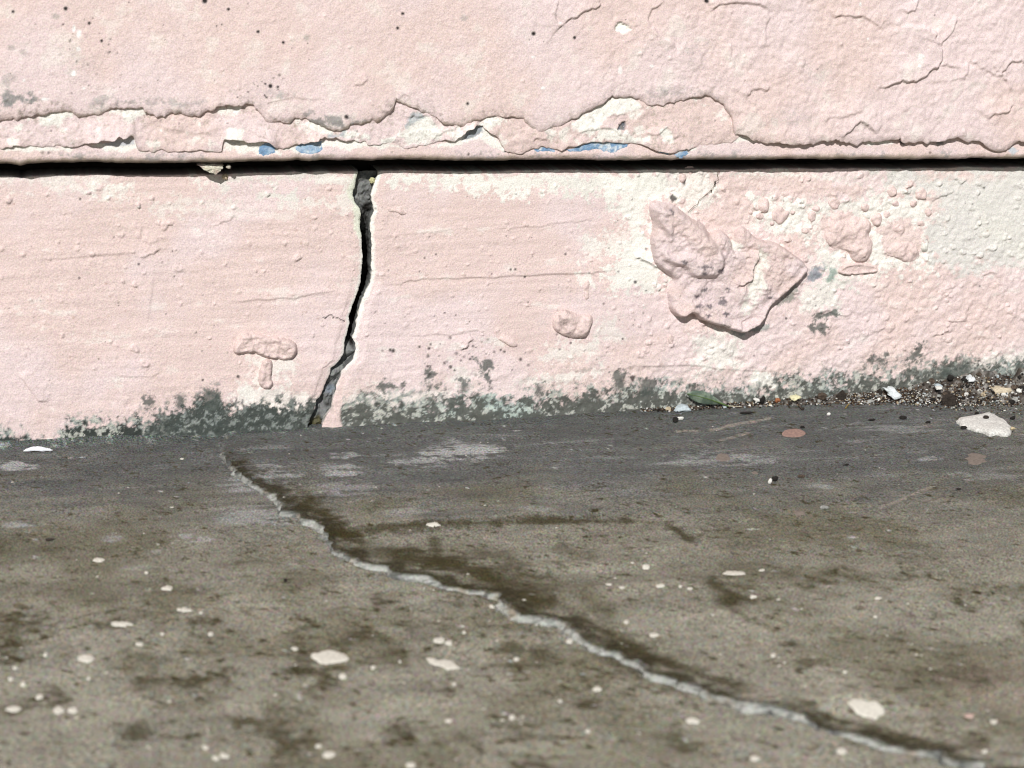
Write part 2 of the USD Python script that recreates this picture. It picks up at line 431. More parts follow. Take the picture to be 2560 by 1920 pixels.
# ------------------------------------------------------------------ plinth (lower band), split by the crack
CL = np.vstack([C2((905, -60), (905, 150), (880, 220), (858, 330), (838, 385), (845, 440), (870, 500), (920, 560), (935, 640), (925, 720), (922, 800), (945, 880), (945, 980), (950, 1060), (960, 1120), (952, 1250), (942, 1330), (935, 1420), (905, 1510), (870, 1600)),
                C3((865, 40), (835, 120), (795, 240), (805, 320), (775, 440), (745, 510), (740, 590), (735, 640), (700, 730), (640, 800), (588, 830), (570, 930), (530, 1000), (500, 1090), (460, 1170), (415, 1200), (410, 1290), (370, 1390), (320, 1490), (305, 1550), (290, 1640))])
CR = np.vstack([C2((1145, -60), (1135, 140), (1110, 230), (1075, 310), (1055, 400), (1080, 520), (1085, 600), (1055, 680), (1045, 780), (1055, 890), (1060, 990), (1060, 1120), (1055, 1230), (1065, 1330), (1050, 1420), (1000, 1520), (950, 1620)),
                C3((930, 110), (912, 200), (890, 320), (860, 420), (835, 480), (872, 560), (875, 660), (850, 730), (770, 800), (735, 860), (700, 930), (650, 1040), (640, 1120), (610, 1210), (590, 1290), (540, 1360), (510, 1420), (485, 1530), (470, 1640))])


def edge_fn(P, seed):
    W = np.array([on_wall(*p)[[0, 2]] for p in P]); o = np.argsort(W[:, 1]); W = W[o]
    return lambda z: np.interp(z, W[:, 1], W[:, 0]) + .00028 * fb(z, z * 0, 2.2, 4, seed, .7)


crL, crR = edge_fn(CL, 51), edge_fn(CR, 52)
LEDGE_Y = -9.0 * MM
lb = np.array([(-400, 413), (0, 411), (30, 412), (50, 417), (70, 411), (160, 408), (310, 410), (480, 408), (560, 407), (650, 405), (745, 402), (775, 408), (810, 404), (1100, 403), (1500, 402), (1640, 403), (1900, 400), (2200, 399), (2560, 398), (3000, 396)], float)
LB = np.array([on_wall(a, b, LEDGE_Y)[[0, 2]] for a, b in lb])
ledge_z = lambda x: np.interp(x, LB[:, 0], LB[:, 1]) + .00026 * fb(x, x * 0, 6, 4, 61, .65) + .0002 * fb(x, x * 0, 22, 2, 62)
TOP_Z = float(LB[:, 1].mean())

# random small blisters in the plinth's paint
_r = np.random.default_rng(77)
BL = []
for _ in range(95): BL.append((_r.uniform(-60, 840), _r.uniform(455, 960), _r.uniform(2.5, 6.5), _r.uniform(.12, .34)))
for _ in range(130): BL.append((_r.uniform(850, 1620), _r.uniform(445, 900), _r.uniform(2.5, 6), _r.uniform(.12, .36)))
for _ in range(300): BL.append((_r.uniform(1560, 2650), _r.uniform(430, 900), _r.uniform(3, 9), _r.uniform(.15, .55)))
for a, b, r, h in ((1645, 540, 20, .5), (910, 365, 24, .5), (880, 350, 14, .4), (940, 350, 14, .5), (540, 150, 26, .3), (490, 180, 12, .4), (600, 210, 12, .4), (50, 222, 22, .5), (765, 250, 14, .6), (745, 690, 16, .5), (985, 600, 24, .3), (670, 415, 18, .35), (1295, 262, 14, .4),
                   (1480, 190, 14, .5), (345, 968, 14, .4), (745, 1040, 26, .4), (800, 1125, 26, .5), (510, 520, 18, .3), (1160, 985, 9, .4), (10, 490, 16, .3), (1575, 463, 12, .4), (1115, 510, 10, .4), (1415, 612, 10, .4), (1740, 320, 12, .4), (840, 212, 14, .4), (430, 490, 14, .3), (1000, 795, 12, .3), (680, 670, 12, .4)):
    p = R4((a, b))[0]; BL.append((p[0], p[1], r * .452, h))
BL = np.array(BL)


def blisters(u, v):
    h = np.zeros(u.shape); order = np.argsort(u.ravel(), kind='stable'); us = u.ravel()[order]; vs = v.ravel()[order]; out = np.zeros(us.shape)
    for k, (a, b, r, hh) in enumerate(BL):
        i, j = np.searchsorted(us, [a - r * 1.5, a + r * 1.5])
        du, dv = (us[i:j] - a), (vs[i:j] - b)
        ang = np.arctan2(dv, du)
        q = np.hypot(du * (.85 + .3 * ((k * 7) % 5) / 5), dv) / (r * (1 + .18 * np.sin(ang * 2 + k) + .12 * np.sin(ang * 3 + 2 * k)))
        out[i:j] += 1.25 * hh * sst(1.0, .62, q) * (1 - .35 * sst(.5, 0, q))
    h.ravel()[order] = out
    return h


FLAKE_STEP = [R5((140, 870), (200, 865), (250, 900))]
PL_RIDGES = [(R4((850, 640), (830, 780), (815, 900)), .12, 30), (R4((770, 540), (830, 520), (890, 495)), .35, 18), (R4((740, 340), (780, 370), (775, 440)), .2, 12), (R4((780, 440), (830, 470), (880, 450)), .2, 14), (R4((1210, 290), (1215, 350), (1280, 330), (1310, 310)), .25, 14),
             (R5((890, 1055), (930, 1010), (962, 990)), .55, 16), (R5((430, 700), (560, 690), (640, 670), (800, 655), (980, 650), (1180, 640), (1400, 630), (1600, 625), (1780, 610)), .25, 22), (R5((450, 420), (560, 415), (700, 400), (860, 380)), .12, 16), (R5((600, 970), (760, 965), (900, 960), (1020, 955)), .15, 18),
             (R4((1250, 780), (1420, 770), (1560, 765), (1700, 750), (1900, 715)), .2, 20), (R4((150, 560), (400, 540), (600, 520), (780, 510)), .14, 18), (R5((1060, 380), (1260, 370), (1420, 350), (1640, 330)), .15, 18), (R4((640, 1190), (780, 1200), (900, 1170)), .15, 16), (R4((100, 1180), (160, 1260), (210, 1330), (270, 1340)), .4, 22),
             (R6((60, 550), (110, 555), (190, 600)), .6, 14), (R6((1060, 840), (1130, 830), (1200, 860), (1260, 850)), .3, 16), (R6((1400, 960), (1440, 930), (1470, 960)), .3, 14), (R6((1780, 885), (1900, 890)), .35, 10), (R6((1700, 980), (1790, 940), (1790, 890)), .35, 14), (R6((1960, 640), (2040, 620), (2090, 650)), .3, 14), (R6((1720, 230), (1760, 200), (1830, 170)), .35, 20), (R6((1820, 110), (1860, 130), (1900, 110)), .4, 12), (R6((2000, 480), (2040, 500), (2060, 470)), .4, 10),
             (R6((0, 1140), (200, 1140), (500, 1150), (900, 1160)), .2, 18)]


def plinth_h(x, z):
    """height of the painted plinth over its plane, in metres (towards the street)"""
    u, v = project(np.stack([x, 0 * x, z], -1))
    rt = sst(1450, 1750, u + 60 * fb(x, z, 25, 2, 70)) * (1 - .5 * sst(2250, 2420, u) * sst(700, 560, v))
    low = sst(860, 960, v + 0.05 * (u - 1280)) * (.5 + .5 * sst(700, 1000, u))
    h = .10 * fb(x * .12, z, 2.6, 3, 71) * (1 - .7 * rt) + (.055 + .07 * rt) * fb(x, z, 1.5, 3, 72) + .35 * fb(x, z, 40, 3, 73)
    h = h + rt * (.30 * fb(x, z, 4.5, 3, 74) + .30 * np.abs(fb(x, z, 2.6, 3, 79))) + low * (.22 * fb(x, z, 2.2, 3, 75) + .15 * fb(x, z, 6, 2, 76))
    h = h + blisters(u, v)
    for P, hh, w in PL_RIDGES: h = h + ridge(u, v, lightward(rough(P, 3, 2, int(P[0, 0]))), hh * 1.8, w)
    # rim of the crack
    lipL, lipR = crL(z) - x, x - crR(z)
    lip = np.where(lipL > 0, lipL, np.where(lipR > 0, lipR, 0))
    h = h - .55 * np.exp(-lip / .0008) - .22 * sst(.0032, .0024, lip + .0006 * fb(x, z, 4, 3, 77)) * sst(600, 760, v) + .15 * np.exp(-((lip - .004) / .002) ** 2)
    return np.where(np.abs(x) < .6, h, 0) * MM


MOULD_TOP = np.array([(-400, 1090), (0, 1078), (60, 1082), (105, 1108), (135, 1108), (165, 1055), (200, 1044), (300, 1050), (380, 1034), (430, 1016), (490, 1004), (512, 982), (546, 980), (562, 1012), (620, 1008), (700, 1000), (780, 1004), (860, 1002), (900, 988), (1000, 996), (1080, 998), (1150, 986), (1300, 985), (1450, 972), (1550, 962), (1600, 952), (1800, 955), (2000, 942), (2200, 926), (2330, 905), (2560, 902), (3000, 895)], float)
WHITES = [(R5((480, 75), (2000, 75), (2000, 170), (1700, 190), (1400, 200), (1150, 180), (900, 170), (700, 140), (520, 150)), .95, 22), (R4((0, 85), (600, 90), (650, 150), (500, 160), (300, 130), (100, 130)), .55, 26), (R4((1080, 110), (1300, 80), (1960, 75), (1960, 130), (1700, 120), (1400, 130), (1200, 160)), .7, 20), (R4((1440, 180), (1640, 180), (1640, 205), (1440, 205)), .8, 16), (R4((1560, 240), (1850, 215), (1940, 210), (1940, 260), (1560, 270)), .6, 18),
          (R4((500, 130), (700, 150), (760, 210), (700, 230), (520, 200)), .6, 22), (R4((860, 230), (1300, 230), (1320, 290), (1000, 310), (860, 290)), .45, 26), (R6((-60, 60), (200, 70), (330, 200), (150, 230), (135, 420), (160, 560), (250, 690), (0, 740), (-120, 660), (-60, 560), (0, 400), (-80, 200)), .9, 26),
          (R6((130, 60), (560, 60), (520, 130), (440, 290), (360, 280), (250, 200), (150, 180)), .7, 26), (R5((1560, 420), (1800, 400), (1960, 460), (1960, 560), (1800, 540), (1560, 560)), .7, 26), (R6((380, 960), (640, 980), (640, 1140), (420, 1170)), .75, 22), (R6((980, 690), (1180, 640), (1180, 830), (1000, 830)), .75, 18), (R6((570, 60), (1000, 62), (1350, 130), (1300, 150), (1000, 100), (600, 130)), .8, 16),
          (R6((700, 200), (1000, 210), (1250, 210), (1480, 160), (1700, 200), (1700, 620), (1500, 590), (1200, 700), (1050, 600), (1050, 420), (800, 420), (720, 330)), .85, 30), (R6((560, 260), (720, 230), (760, 300), (700, 420), (580, 380)), .15, 12), (R5((1530, 640), (1620, 620), (1620, 700), (1540, 690)), .7, 10), (R5((1600, 900), (1740, 860), (1760, 980), (1620, 1000)), .5, 18), (R5((1340, 1030), (1640, 1010), (1660, 1100), (1360, 1120)), .55, 22),
          (R5((850, 1140), (960, 1150), (940, 1270), (850, 1260)), .55, 18), (R5((1180, 1230), (1560, 1160), (1640, 1150), (1640, 1190), (1300, 1250)), .6, 16), (R4((1350, 1080), (1640, 1100), (1640, 1170), (1350, 1300), (1420, 1180)), .6, 18), (R4((1340, 1240), (1560, 1270), (1760, 1340), (1560, 1370), (1300, 1330)), .6, 22), (R5((330, 1290), (830, 1260), (830, 1330), (260, 1340)), .5, 18), (R5((1000, 990), (1080, 990), (1110, 1020), (1020, 1020)), .5, 10),
          (R6((690, 1180), (800, 1170), (840, 1240), (740, 1240)), .9, 10), (R6((1880, 1150), (2100, 1080), (2212, 1060), (2240, 1230), (1950, 1200)), .7, 20)]
GREYS = [R6((1350, 62), (2500, 62), (2500, 600), (1960, 590), (1700, 560), (1650, 400), (1720, 230), (1500, 150))]
PINKS = [R6((480, 90), (1000, 100), (1340, 150), (1300, 200), (1000, 190), (880, 180), (680, 150), (540, 130)), R6((420, 300), (560, 250), (700, 250), (700, 330), (600, 380), (440, 340)), R6((1060, 340), (1160, 280), (1330, 330), (1380, 440), (1350, 560), (1260, 540), (1150, 500)), R6((1380, 380), (1560, 320), (1660, 380), (1640, 530), (1440, 520)), R6((1200, 560), (1400, 580), (1400, 625), (1230, 620))]
DULL_PATCHES = [(R6((1030, 590), (1090, 580), (1080, 650), (1010, 670)), np.array([.20, .225, .26])), (R6((1130, 600), (1170, 600), (1160, 660), (1130, 660)), np.array([.28, .36, .31])), (R6((880, 740), (960, 680), (940, 780), (860, 800)), np.array([.25, .25, .22])), (R6((560, 900), (800, 910), (790, 945), (640, 965)), np.array([.33, .35, .33]))]  # grey, bluish and greenish patches beside the largest lump
SPOTS = [R5((980, 1120), (1070, 1110), (1075, 1160), (1000, 1190)), R5((1030, 1190), (1060, 1200), (1050, 1240)), R5((700, 1165), (740, 1160), (735, 1200), (705, 1200)), R5((890, 1230), (940, 1220), (920, 1280), (890, 1280)), R5((1300, 1240), (1340, 1240), (1335, 1290), (1300, 1290)), R5((1740, 1170), (1800, 1170), (1790, 1260), (1740, 1250)), R4((960, 1290), (1020, 1290), (1010, 1350), (985, 1360)), R4((1145, 1270), (1215, 1290), (1220, 1380), (1140, 1390)), R4((790, 1320), (845, 1320), (850, 1360), (800, 1370)),
         R6((1590, 1060), (1650, 1010), (1640, 1080), (1550, 1110)), R6((1750, 1160), (1910, 1120), (1900, 1150), (1780, 1230)), R6((1030, 920), (1130, 890), (1100, 950), (1040, 950)), R6((1340, 1110), (1450, 1080), (1440, 1140)), R5((440, 1240), (580, 1240), (570, 1275), (440, 1265)), R5((690, 1240), (790, 1240), (780, 1270), (690, 1280)), R6((100, 1220), (170, 1220), (160, 1290), (110, 1300)), R6((1060, 850), (1160, 830), (1150, 870), (1060, 880))]
STRIP = C3((700, 930), (730, 900), (745, 980), (720, 1080), (725, 1210), (695, 1290), (690, 1390), (718, 1530), (718, 1600), (440, 1600), (490, 1480), (600, 1240), (640, 1120))
WIREDIRT = [R6((250, 200), (270, 190), (290, 215), (265, 235)), R6((325, 95), (345, 110), (335, 140), (322, 130)), R6((1975, 150), (2000, 150), (1995, 165)), R6((30, 1200), (60, 1190), (50, 1230))]


def dots(u, v, n, box, rmin, rmax, seed, cluster=None):
    r = np.random.default_rng(seed); m = np.zeros(u.shape)
    us = u.ravel(); order = np.argsort(us, kind='stable'); us = us[order]; vs = v.ravel()[order]; out = np.zeros(us.shape)
    for _ in range(n):
        a, b = (r.uniform(box[0], box[2]), r.uniform(box[1], box[3])) if cluster is None else (r.normal(cluster[0], cluster[2]), r.normal(cluster[1], cluster[3]))
        q = r.uniform(rmin, rmax); i, j = np.searchsorted(us, [a - q * 1.6, a + q * 1.6])
        d = np.hypot(us[i:j] - a, (vs[i:j] - b) * r.uniform(.8, 1.3))
        out[i:j] = np.maximum(out[i:j], sst(q * 1.4, q * .5, d) * r.uniform(.5, 1))
    m.ravel()[order] = out
    return m


def plinth_colour(x, z):
    u, v = project(np.stack([x, 0 * x, z], -1))
    n1, n2, n3 = fb(x, z, 20, 4, 81), fb(x * .3, z, 4, 4, 82, .6), fb(x, z, 2.6, 4, 83, .7)
    n4 = fb(x, z, 1.3, 3, 84, .7)
    c = lerp(PINK, PINK_UP, sst(-.5, .6, n1))
    c = c * (1 + .03 * n2 + .025 * n3)[..., None]
    c = lerp(c, WHITE, sst(.55, 1.0, n2 + .4 * n3) * .35)
    brk = 14 * n3 + 10 * n2
    for P, s, soft in WHITES:
        c = lerp(c, lerp(WHITE, GREYWHITE, sst(-.3, .8, n1)), s * inside(u, v, P, soft * .35, soft * (1.1 * n3 + .9 * n4 + .5 * n2)))
    for P in GREYS: c = lerp(c, lerp(np.array([.655, .635, .595]), GREYWHITE, sst(0, 1, n1)), .97 * inside(u, v, P, 22, 2.4 * brk))
    for P in PINKS: c = lerp(c, PINK, .9 * inside(u, v, P, 5, 16 * n3 + 8 * n4))
    for P, k in DULL_PATCHES: c = lerp(c, k, .85 * inside(u, v, P, 5, 10 * n3))
    # pale rim of the crack
    lip = np.where(x < crL(z), crL(z) - x, x - crR(z))
    c = lerp(c, WHITE, sst(.0016, .0006, lip + .0006 * n3) * .85 * sst(1000, 850, v))
    wl = inside(u, v, C2((880, 160), (780, 320), (800, 420), (850, 520), (850, 800), (900, 900), (960, 860), (960, 500), (900, 160)), 4, 6 * n3)
    c = lerp(c, np.array([.70, .72, .60]), wl * .9)
    # mould along the foot
    top = np.interp(u, MOULD_TOP[:, 0], MOULD_TOP[:, 1])
    d = v - top
    heavy = np.interp(u, [-400, 150, 330, 480, 780, 860, 1100, 1500, 1650, 2000, 2300, 3000], [1.0, .9, 1.0, 1.4, 1.3, 1.0, .95, .95, .95, .95, 1.1, 1.1])
    q = d / 24 + 1.25 * n3 + .9 * n4 + .5 * n2 + .35
    mk = sst(-.3, .9, q - 1.0 + heavy * .85) * sst(-60, 5, d)
    mc = lerp(MOULD, MOULD2, np.clip(sst(.0, .9, n4 * 1.3 + n3 * .5 + n2 * .3 - .08 - .8 * (heavy - .85)), 0, 1))
    mc = lerp(mc, np.array([.62, .64, .58]), sst(.55, 1.1, fb(x * .5, z, 3, 4, 85, .7) + .4 * n4) * np.clip(1.5 - heavy, 0, 1))
    kk = fb(x, z, 2.3, 4, 87, .78)
    mr = lerp(MOULD2 * .9, MOULD * .7, sst(-.2, .12, kk + .25 * n2 + .012 * np.clip(d - 14, -25, 25)))
    mr = lerp(mr, np.array([.50, .50, .44]), .75 * sst(.3, .6, -kk + .25 * n3))
    mc = lerp(mc, mr, sst(1.3, 1.0, heavy))
    mc = lerp(mc, MOULD2 * .85, .75 * sst(.12, .5, kk + .2 * n4) * sst(1.1, 1.3, heavy))
    mc = mc * lerp(np.array([1., 1., 1.]), np.array([.88, 1.03, 1.05]), sst(0, .8, n1))
    c = lerp(c, mc, mk)
    haze = sst(-110, 10, d) * sst(.1, .9, n3 * .7 + n4 * .6 + .2)
    c = lerp(c, MOULD * 1.6, .6 * haze * sst(.2, .9, fb(x, z, 1.6, 3, 86) + .4 * n2) * sst(500, 900, u) * (.35 + .65 * sst(2350, 2000, u)))
    c = lerp(c, np.array([.63, .60, .52]), .10 * sst(-90, 0, d) * sst(700, 900, u))
    for P in SPOTS: c = lerp(c, MOULD * 1.4, .85 * sst(6, -4, sd(u, v, P, 60) + 11 * n3 + 8 * n4))
    c = lerp(c, PINK * .97, inside(u, v, STRIP, 2.5, 1.5 * n3) * (1 - .45 * sst(.2, .9, n3) * sst(1080, 1020, v)))
    for P in WIREDIRT: c = lerp(c, DARK * 2, .9 * inside(u, v, P, 2.5, 3 * n3))
    dm = np.maximum(dots(u, v, 90, (0, 480, 2560, 900), 1.2, 2.6, 91), dots(u, v, 40, (850, 620, 1650, 900), 1.5, 3.4, 92))
    dm = np.maximum(dm, dots(u, v, 34, None, 2, 5, 93, (1130, 895, 110, 25)))
    for a, b, rr in ((983, 877, 5), (976, 875, 4), (200, 497, 3), (198, 695, 3), (1312, 692, 3), (1276, 674, 3), (1288, 673, 3), (1588, 705, 4), (595, 941, 4), (507, 950, 3), (347, 660, 3), (1965, 796, 3)):
        dm = np.maximum(dm, sst(rr * 1.5, rr * .5, np.hypot(u - a, v - b)))
    c = lerp(c, DARK, dm * .9)
    c = lerp(c, np.array([.42, .27, .2]), .55 * dots(u, v, 260, (0, 450, 2560, 960), 1.2, 3, 94))
    hl = line_mask(u, v, rough(C3((500, 245), (545, 240), (610, 232), (650, 250), (700, 275), (745, 300)), 2, 2, 3), 1.6)
    c = lerp(c, DARK, hl)
    return np.clip(c, .005, .9)


plinth = thing('plinth', 'low pink painted plinth under the dark joint, split by the vertical crack', 'plinth')
PZ = np.concatenate([grown(-.004, .1035, .00037, -.004, .1035)])
# the plinth's head stops below the ledge; gap widened so the shadow there is black
ZT = float(LB[:, 1].min()) - .9 * MM


def plinth_block(side):
    base = grown(-.235, .255, .00038, -3, 3)
    zz = PZ[PZ < ZT]
    zz = np.append(zz, ZT)
    x0 = float(crL(.05)) if side < 0 else float(crR(.05))
    xs = base[base < x0 - .0002] if side < 0 else base[base > x0 + .0002]
    xs = np.append(xs, x0) if side < 0 else np.insert(xs, 0, x0)
    Z, X = np.meshgrid(zz, xs, indexing='ij')
    Z = Z + (ledge_z(X) - np.interp(X, [-.2, .2], [5.2, 4.2]) * MM - ZT) * sst(.03, ZT, Z)
    edge = crL(Z) if side < 0 else crR(Z)
    X = X + (edge - x0) * np.exp(-np.abs(X - x0) / .035)
    H = plinth_h(X, Z)
    col = plinth_colour(X, Z)
    Yv = -H
    # broken side of the crack, going back into the plinth
    nb = 10
    back = np.array([.25, .6, 1.1, 1.8, 2.6, 3.6, 5, 7, 10, 16]) * MM
    e = X[:, -1 if side < 0 else 0]; y0 = Yv[:, -1 if side < 0 else 0]; c0 = col[:, -1 if side < 0 else 0]
    zc = Z[:, -1 if side < 0 else 0]
    sX, sY, sC = [], [], []
    for b in back:
        j = fb(zc * 1.0, np.full_like(zc, b * 3), 3.0, 4, 101 + side, .65) * min(1, b / MM) * .55 * MM
        sX.append(e - side * 0 + j * 1.0 + (-side) * (-.10) * b * .0)
        sY.append(y0 + b)
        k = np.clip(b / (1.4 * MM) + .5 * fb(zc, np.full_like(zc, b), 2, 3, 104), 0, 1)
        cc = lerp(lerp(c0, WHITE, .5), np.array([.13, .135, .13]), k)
        cc = lerp(cc, DARK, np.full(len(zc), sst(3 * MM, 9 * MM, b)))  # broken side darkens with depth into the crack
        sC.append(cc)
    sX, sY, sC = np.stack(sX, 1), np.stack(sY, 1), np.stack(sC, 1)
    sZ = np.repeat(Z[:, -1 if side < 0 else 0][:, None], nb, 1)
    side_v = np.stack([sX, sY, sZ], -1)
    V = np.stack([X, Yv, Z], -1)
    if side < 0: V, col = np.concatenate([V, side_v], 1), np.concatenate([col, sC], 1)
    else: V, col = np.concatenate([side_v[:, ::-1], V], 1), np.concatenate([sC[:, ::-1], col], 1)
    # head of the block: rounds over and runs back under the ledge
    top = V[-1:].copy(); tc = col[-1:].copy()
    r1, r2 = top.copy(), top.copy()
    r1[..., 1] += .5 * MM; r1[..., 2] += .4 * MM
    r2[..., 1] = np.maximum(r2[..., 1], 0) + 14 * MM; r2[..., 2] += .5 * MM
    V = np.concatenate([V, r1, r2], 0); col = np.concatenate([col, tc, tc * .25], 0)  # back of the head darkened to meet the joint's painted shade
    p = grid_mesh('block', V, col, M_PAINT, plinth)
    return p


tag(plinth_block(-1), 'part of the plinth left of the crack')
tag(plinth_block(1), 'part of the plinth right of the crack, with lumps of mortar')

# rough grey mortar deep in the crack
zz = np.arange(-.004, ZT, .0004); ss = np.linspace(-.15, 1.15, 26)
Z, S = np.meshgrid(zz, ss, indexing='ij')
X = crL(Z) * (1 - S) + crR(Z) * S
uu, vv = project(np.stack([X, 0 * X, Z], -1))
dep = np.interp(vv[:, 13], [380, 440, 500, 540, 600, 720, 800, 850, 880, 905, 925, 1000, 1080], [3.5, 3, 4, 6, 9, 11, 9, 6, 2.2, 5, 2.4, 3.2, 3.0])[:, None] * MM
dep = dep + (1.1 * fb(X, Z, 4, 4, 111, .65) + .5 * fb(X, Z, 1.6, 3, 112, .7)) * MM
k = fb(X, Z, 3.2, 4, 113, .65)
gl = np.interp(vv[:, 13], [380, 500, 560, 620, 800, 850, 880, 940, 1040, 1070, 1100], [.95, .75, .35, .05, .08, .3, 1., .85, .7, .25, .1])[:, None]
cc = lerp(lerp(DARK * .6, np.array([.19, .195, .19]), sst(-.7, .6, k + gl * 1.2 - .5)), np.array([.40, .41, .39]), sst(.35, 1.1, k) * gl * .8) * np.clip(gl * 1.05 + .12, 0, 1)[..., None]  # grey mortar tone taken towards black where the crack is deepest
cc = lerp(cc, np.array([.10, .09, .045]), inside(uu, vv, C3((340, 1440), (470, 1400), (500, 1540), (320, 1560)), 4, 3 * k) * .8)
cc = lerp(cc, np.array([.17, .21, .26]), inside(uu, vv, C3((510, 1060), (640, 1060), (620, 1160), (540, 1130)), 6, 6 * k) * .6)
tag(grid_mesh('crack_mortar', np.stack([X, dep, Z], -1), np.clip(cc, .004, .8), M_CONC, plinth), 'rough grey mortar inside the vertical crack, darkened where it lies deep')
yel = trimesh.creation.icosphere(subdivisions=2, radius=1.0); yv = yel.vertices * np.array([1.1, .8, 1.1]) * MM * .9
q = on_wall(*C2((1062, 232))[0], 1.2 * MM)
yv = yv * (1 + .35 * fb(yel.vertices[:, 0] * .003 + yel.vertices[:, 2] * .002, yel.vertices[:, 1] * .003, 1.5, 3, 114))[:, None] + q
M_YEL = plain('yellow_crumb', (.50, .48, .27), .9, .3)
tag(raw_mesh(path_of('mortar_crumb', plinth), yv, yel.faces, M_YEL), 'small yellowish crumb at the head of the crack')


def chaikin(P, n=2):
    for _ in range(n):
        Q = np.roll(P, -1, 0); P = np.stack([.75 * P + .25 * Q, .25 * P + .75 * Q], 1).reshape(-1, 2)
    return P


def lump(name, P, height, roll, label=None, extra=None, paint=None, res=.00036, nseed=0, rag=4, noise=.3):
    """a blob of mortar stuck on the plinth and painted over; P traced in pixels, height and roll-off in millimetres"""
    P0 = chaikin(P)
    P = rough(P0, min(rag, 2.6), 3, int(P[0, 0] * 3 + P[0, 1]) + nseed, True)
    W = np.array([on_wall(*p)[[0, 2]] for p in P])
    (x0, z0), (x1, z1) = W.min(0) - .0015, W.max(0) + .0015
    X, Z = np.meshgrid(np.arange(x0, x1, res), np.arange(z0, z1, res))
    u, v = project(np.stack([X, 0 * X, Z], -1))
    s = sd(u, v, P, 200) / PX
    s0 = sd(u, v, P0, 200) / PX
    lim = 1.1
    n = fb(X, Z, 5, 4, 121 + nseed, .55)
    top = height * (1 - np.exp(np.minimum(s0, 0) / roll)) * (1 + noise * n)
    if extra is not None: top = top + extra(u, v, X, Z, s0) * sst(0, -.5, s0)
    top = top + (.09 * fb(X, Z, 1.3, 3, 122) + .22 * fb(X, Z, 2.4, 3, 124)) * sst(0, -.4, s0)
    h = plinth_h(X, Z) / MM * (1 - .5 * sst(0, -.7, s)) + np.where(s < 0, top, 0) - 1.0 * sst(-.12, .5, s) * 1.3
    col = np.tile(PINK, X.shape + (1,)) if paint is None else paint(u, v, X, Z, s)
    keep = s < lim
    pr = grid_mesh(name, np.stack([X, -h * MM, Z], -1), col, M_PAINT, plinth, keep=keep)
    if label: tag(pr, label)
    return pr


BIG = L1((80, 300), (130, 270), (250, 290), (330, 310), (400, 370), (460, 420), (540, 465), (610, 490), (630, 540), (660, 590), (690, 570), (740, 548), (800, 570), (850, 620), (885, 690), (905, 600), (925, 540), (985, 510), (1040, 560), (1090, 620), (1180, 655), (1260, 660), (1330, 690), (1420, 750), (1500, 810), (1560, 850), (1625, 935), (1560, 990), (1520, 1050), (1460, 1080), (1400, 1140), (1310, 1220), (1240, 1290), (1190, 1340), (1160, 1420), (1110, 1470), (1050, 1490), (970, 1548), (900, 1530), (800, 1490), (700, 1465), (600, 1430), (540, 1405), (510, 1360), (450, 1355), (410, 1395), (340, 1390), (280, 1330), (265, 1210), (260, 1120), (330, 1040), (240, 970), (130, 890), (110, 760), (90, 640), (130, 520), (90, 400))
UPPER = L1((95, 330), (150, 300), (280, 320), (400, 390), (500, 470), (600, 540), (660, 640), (720, 740), (780, 840), (795, 910), (740, 970), (600, 1000), (480, 980), (360, 900), (220, 860), (170, 780), (180, 690), (210, 580), (130, 480), (100, 400))
BASIN = L1((220, 600), (330, 560), (420, 600), (440, 700), (380, 790), (250, 800), (190, 740))
WORN = L1((1130, 760), (1160, 790), (1150, 960), (1130, 1080), (1080, 1180), (1000, 1290), (930, 1310), (920, 1230), (1000, 1120), (1050, 1000), (1090, 860))
GROOVE = L1((1110, 700), (1110, 780), (1060, 900), (1050, 1010), (940, 1080), (880, 1110))


def big_extra(u, v, X, Z, s):
    a = sd(u, v, chaikin(UPPER), 120) / PX
    h = 2.3 * sst(.8, -1.9, a + .7 * fb(X, Z, 5, 3, 131)) + .7 * fb(X, Z, 11, 2, 139) + .42 * fb(X, Z, 4.2, 4, 132, .62) * sst(.5, -1, a)
    h = h - 1.0 * sst(.5, -1.2, sd(u, v, BASIN, 90) / PX)
    h = h - .7 * sst(1.2, -.8, sd(u, v, chaikin(WORN), 90) / PX) - .8 * line_mask(u, v, L1((880, 700), (900, 760), (1000, 740), (1110, 760)), 12)
    low = sst(740, 800, v)
    h = h + ridge(u, v, rough(GROOVE, 3, 2, 5), 1.3, 26) + 2.2 * low * sst(-4.2, -.6, s) - .5 * sst(-1.0, -.2, s) * low
    rr = sst(1850, 1960, u + .3 * (v - 600))
    return h + 1.2 * rr * sst(-3., -.8, s) * sst(-.1, -.6, s) + .45 * fb(X, Z, 8, 2, 133) + .30 * fb(X, Z, 2.6, 4, 137, .62) - .25 * np.maximum(fb(X, Z, 1.5, 2, 138), 0)


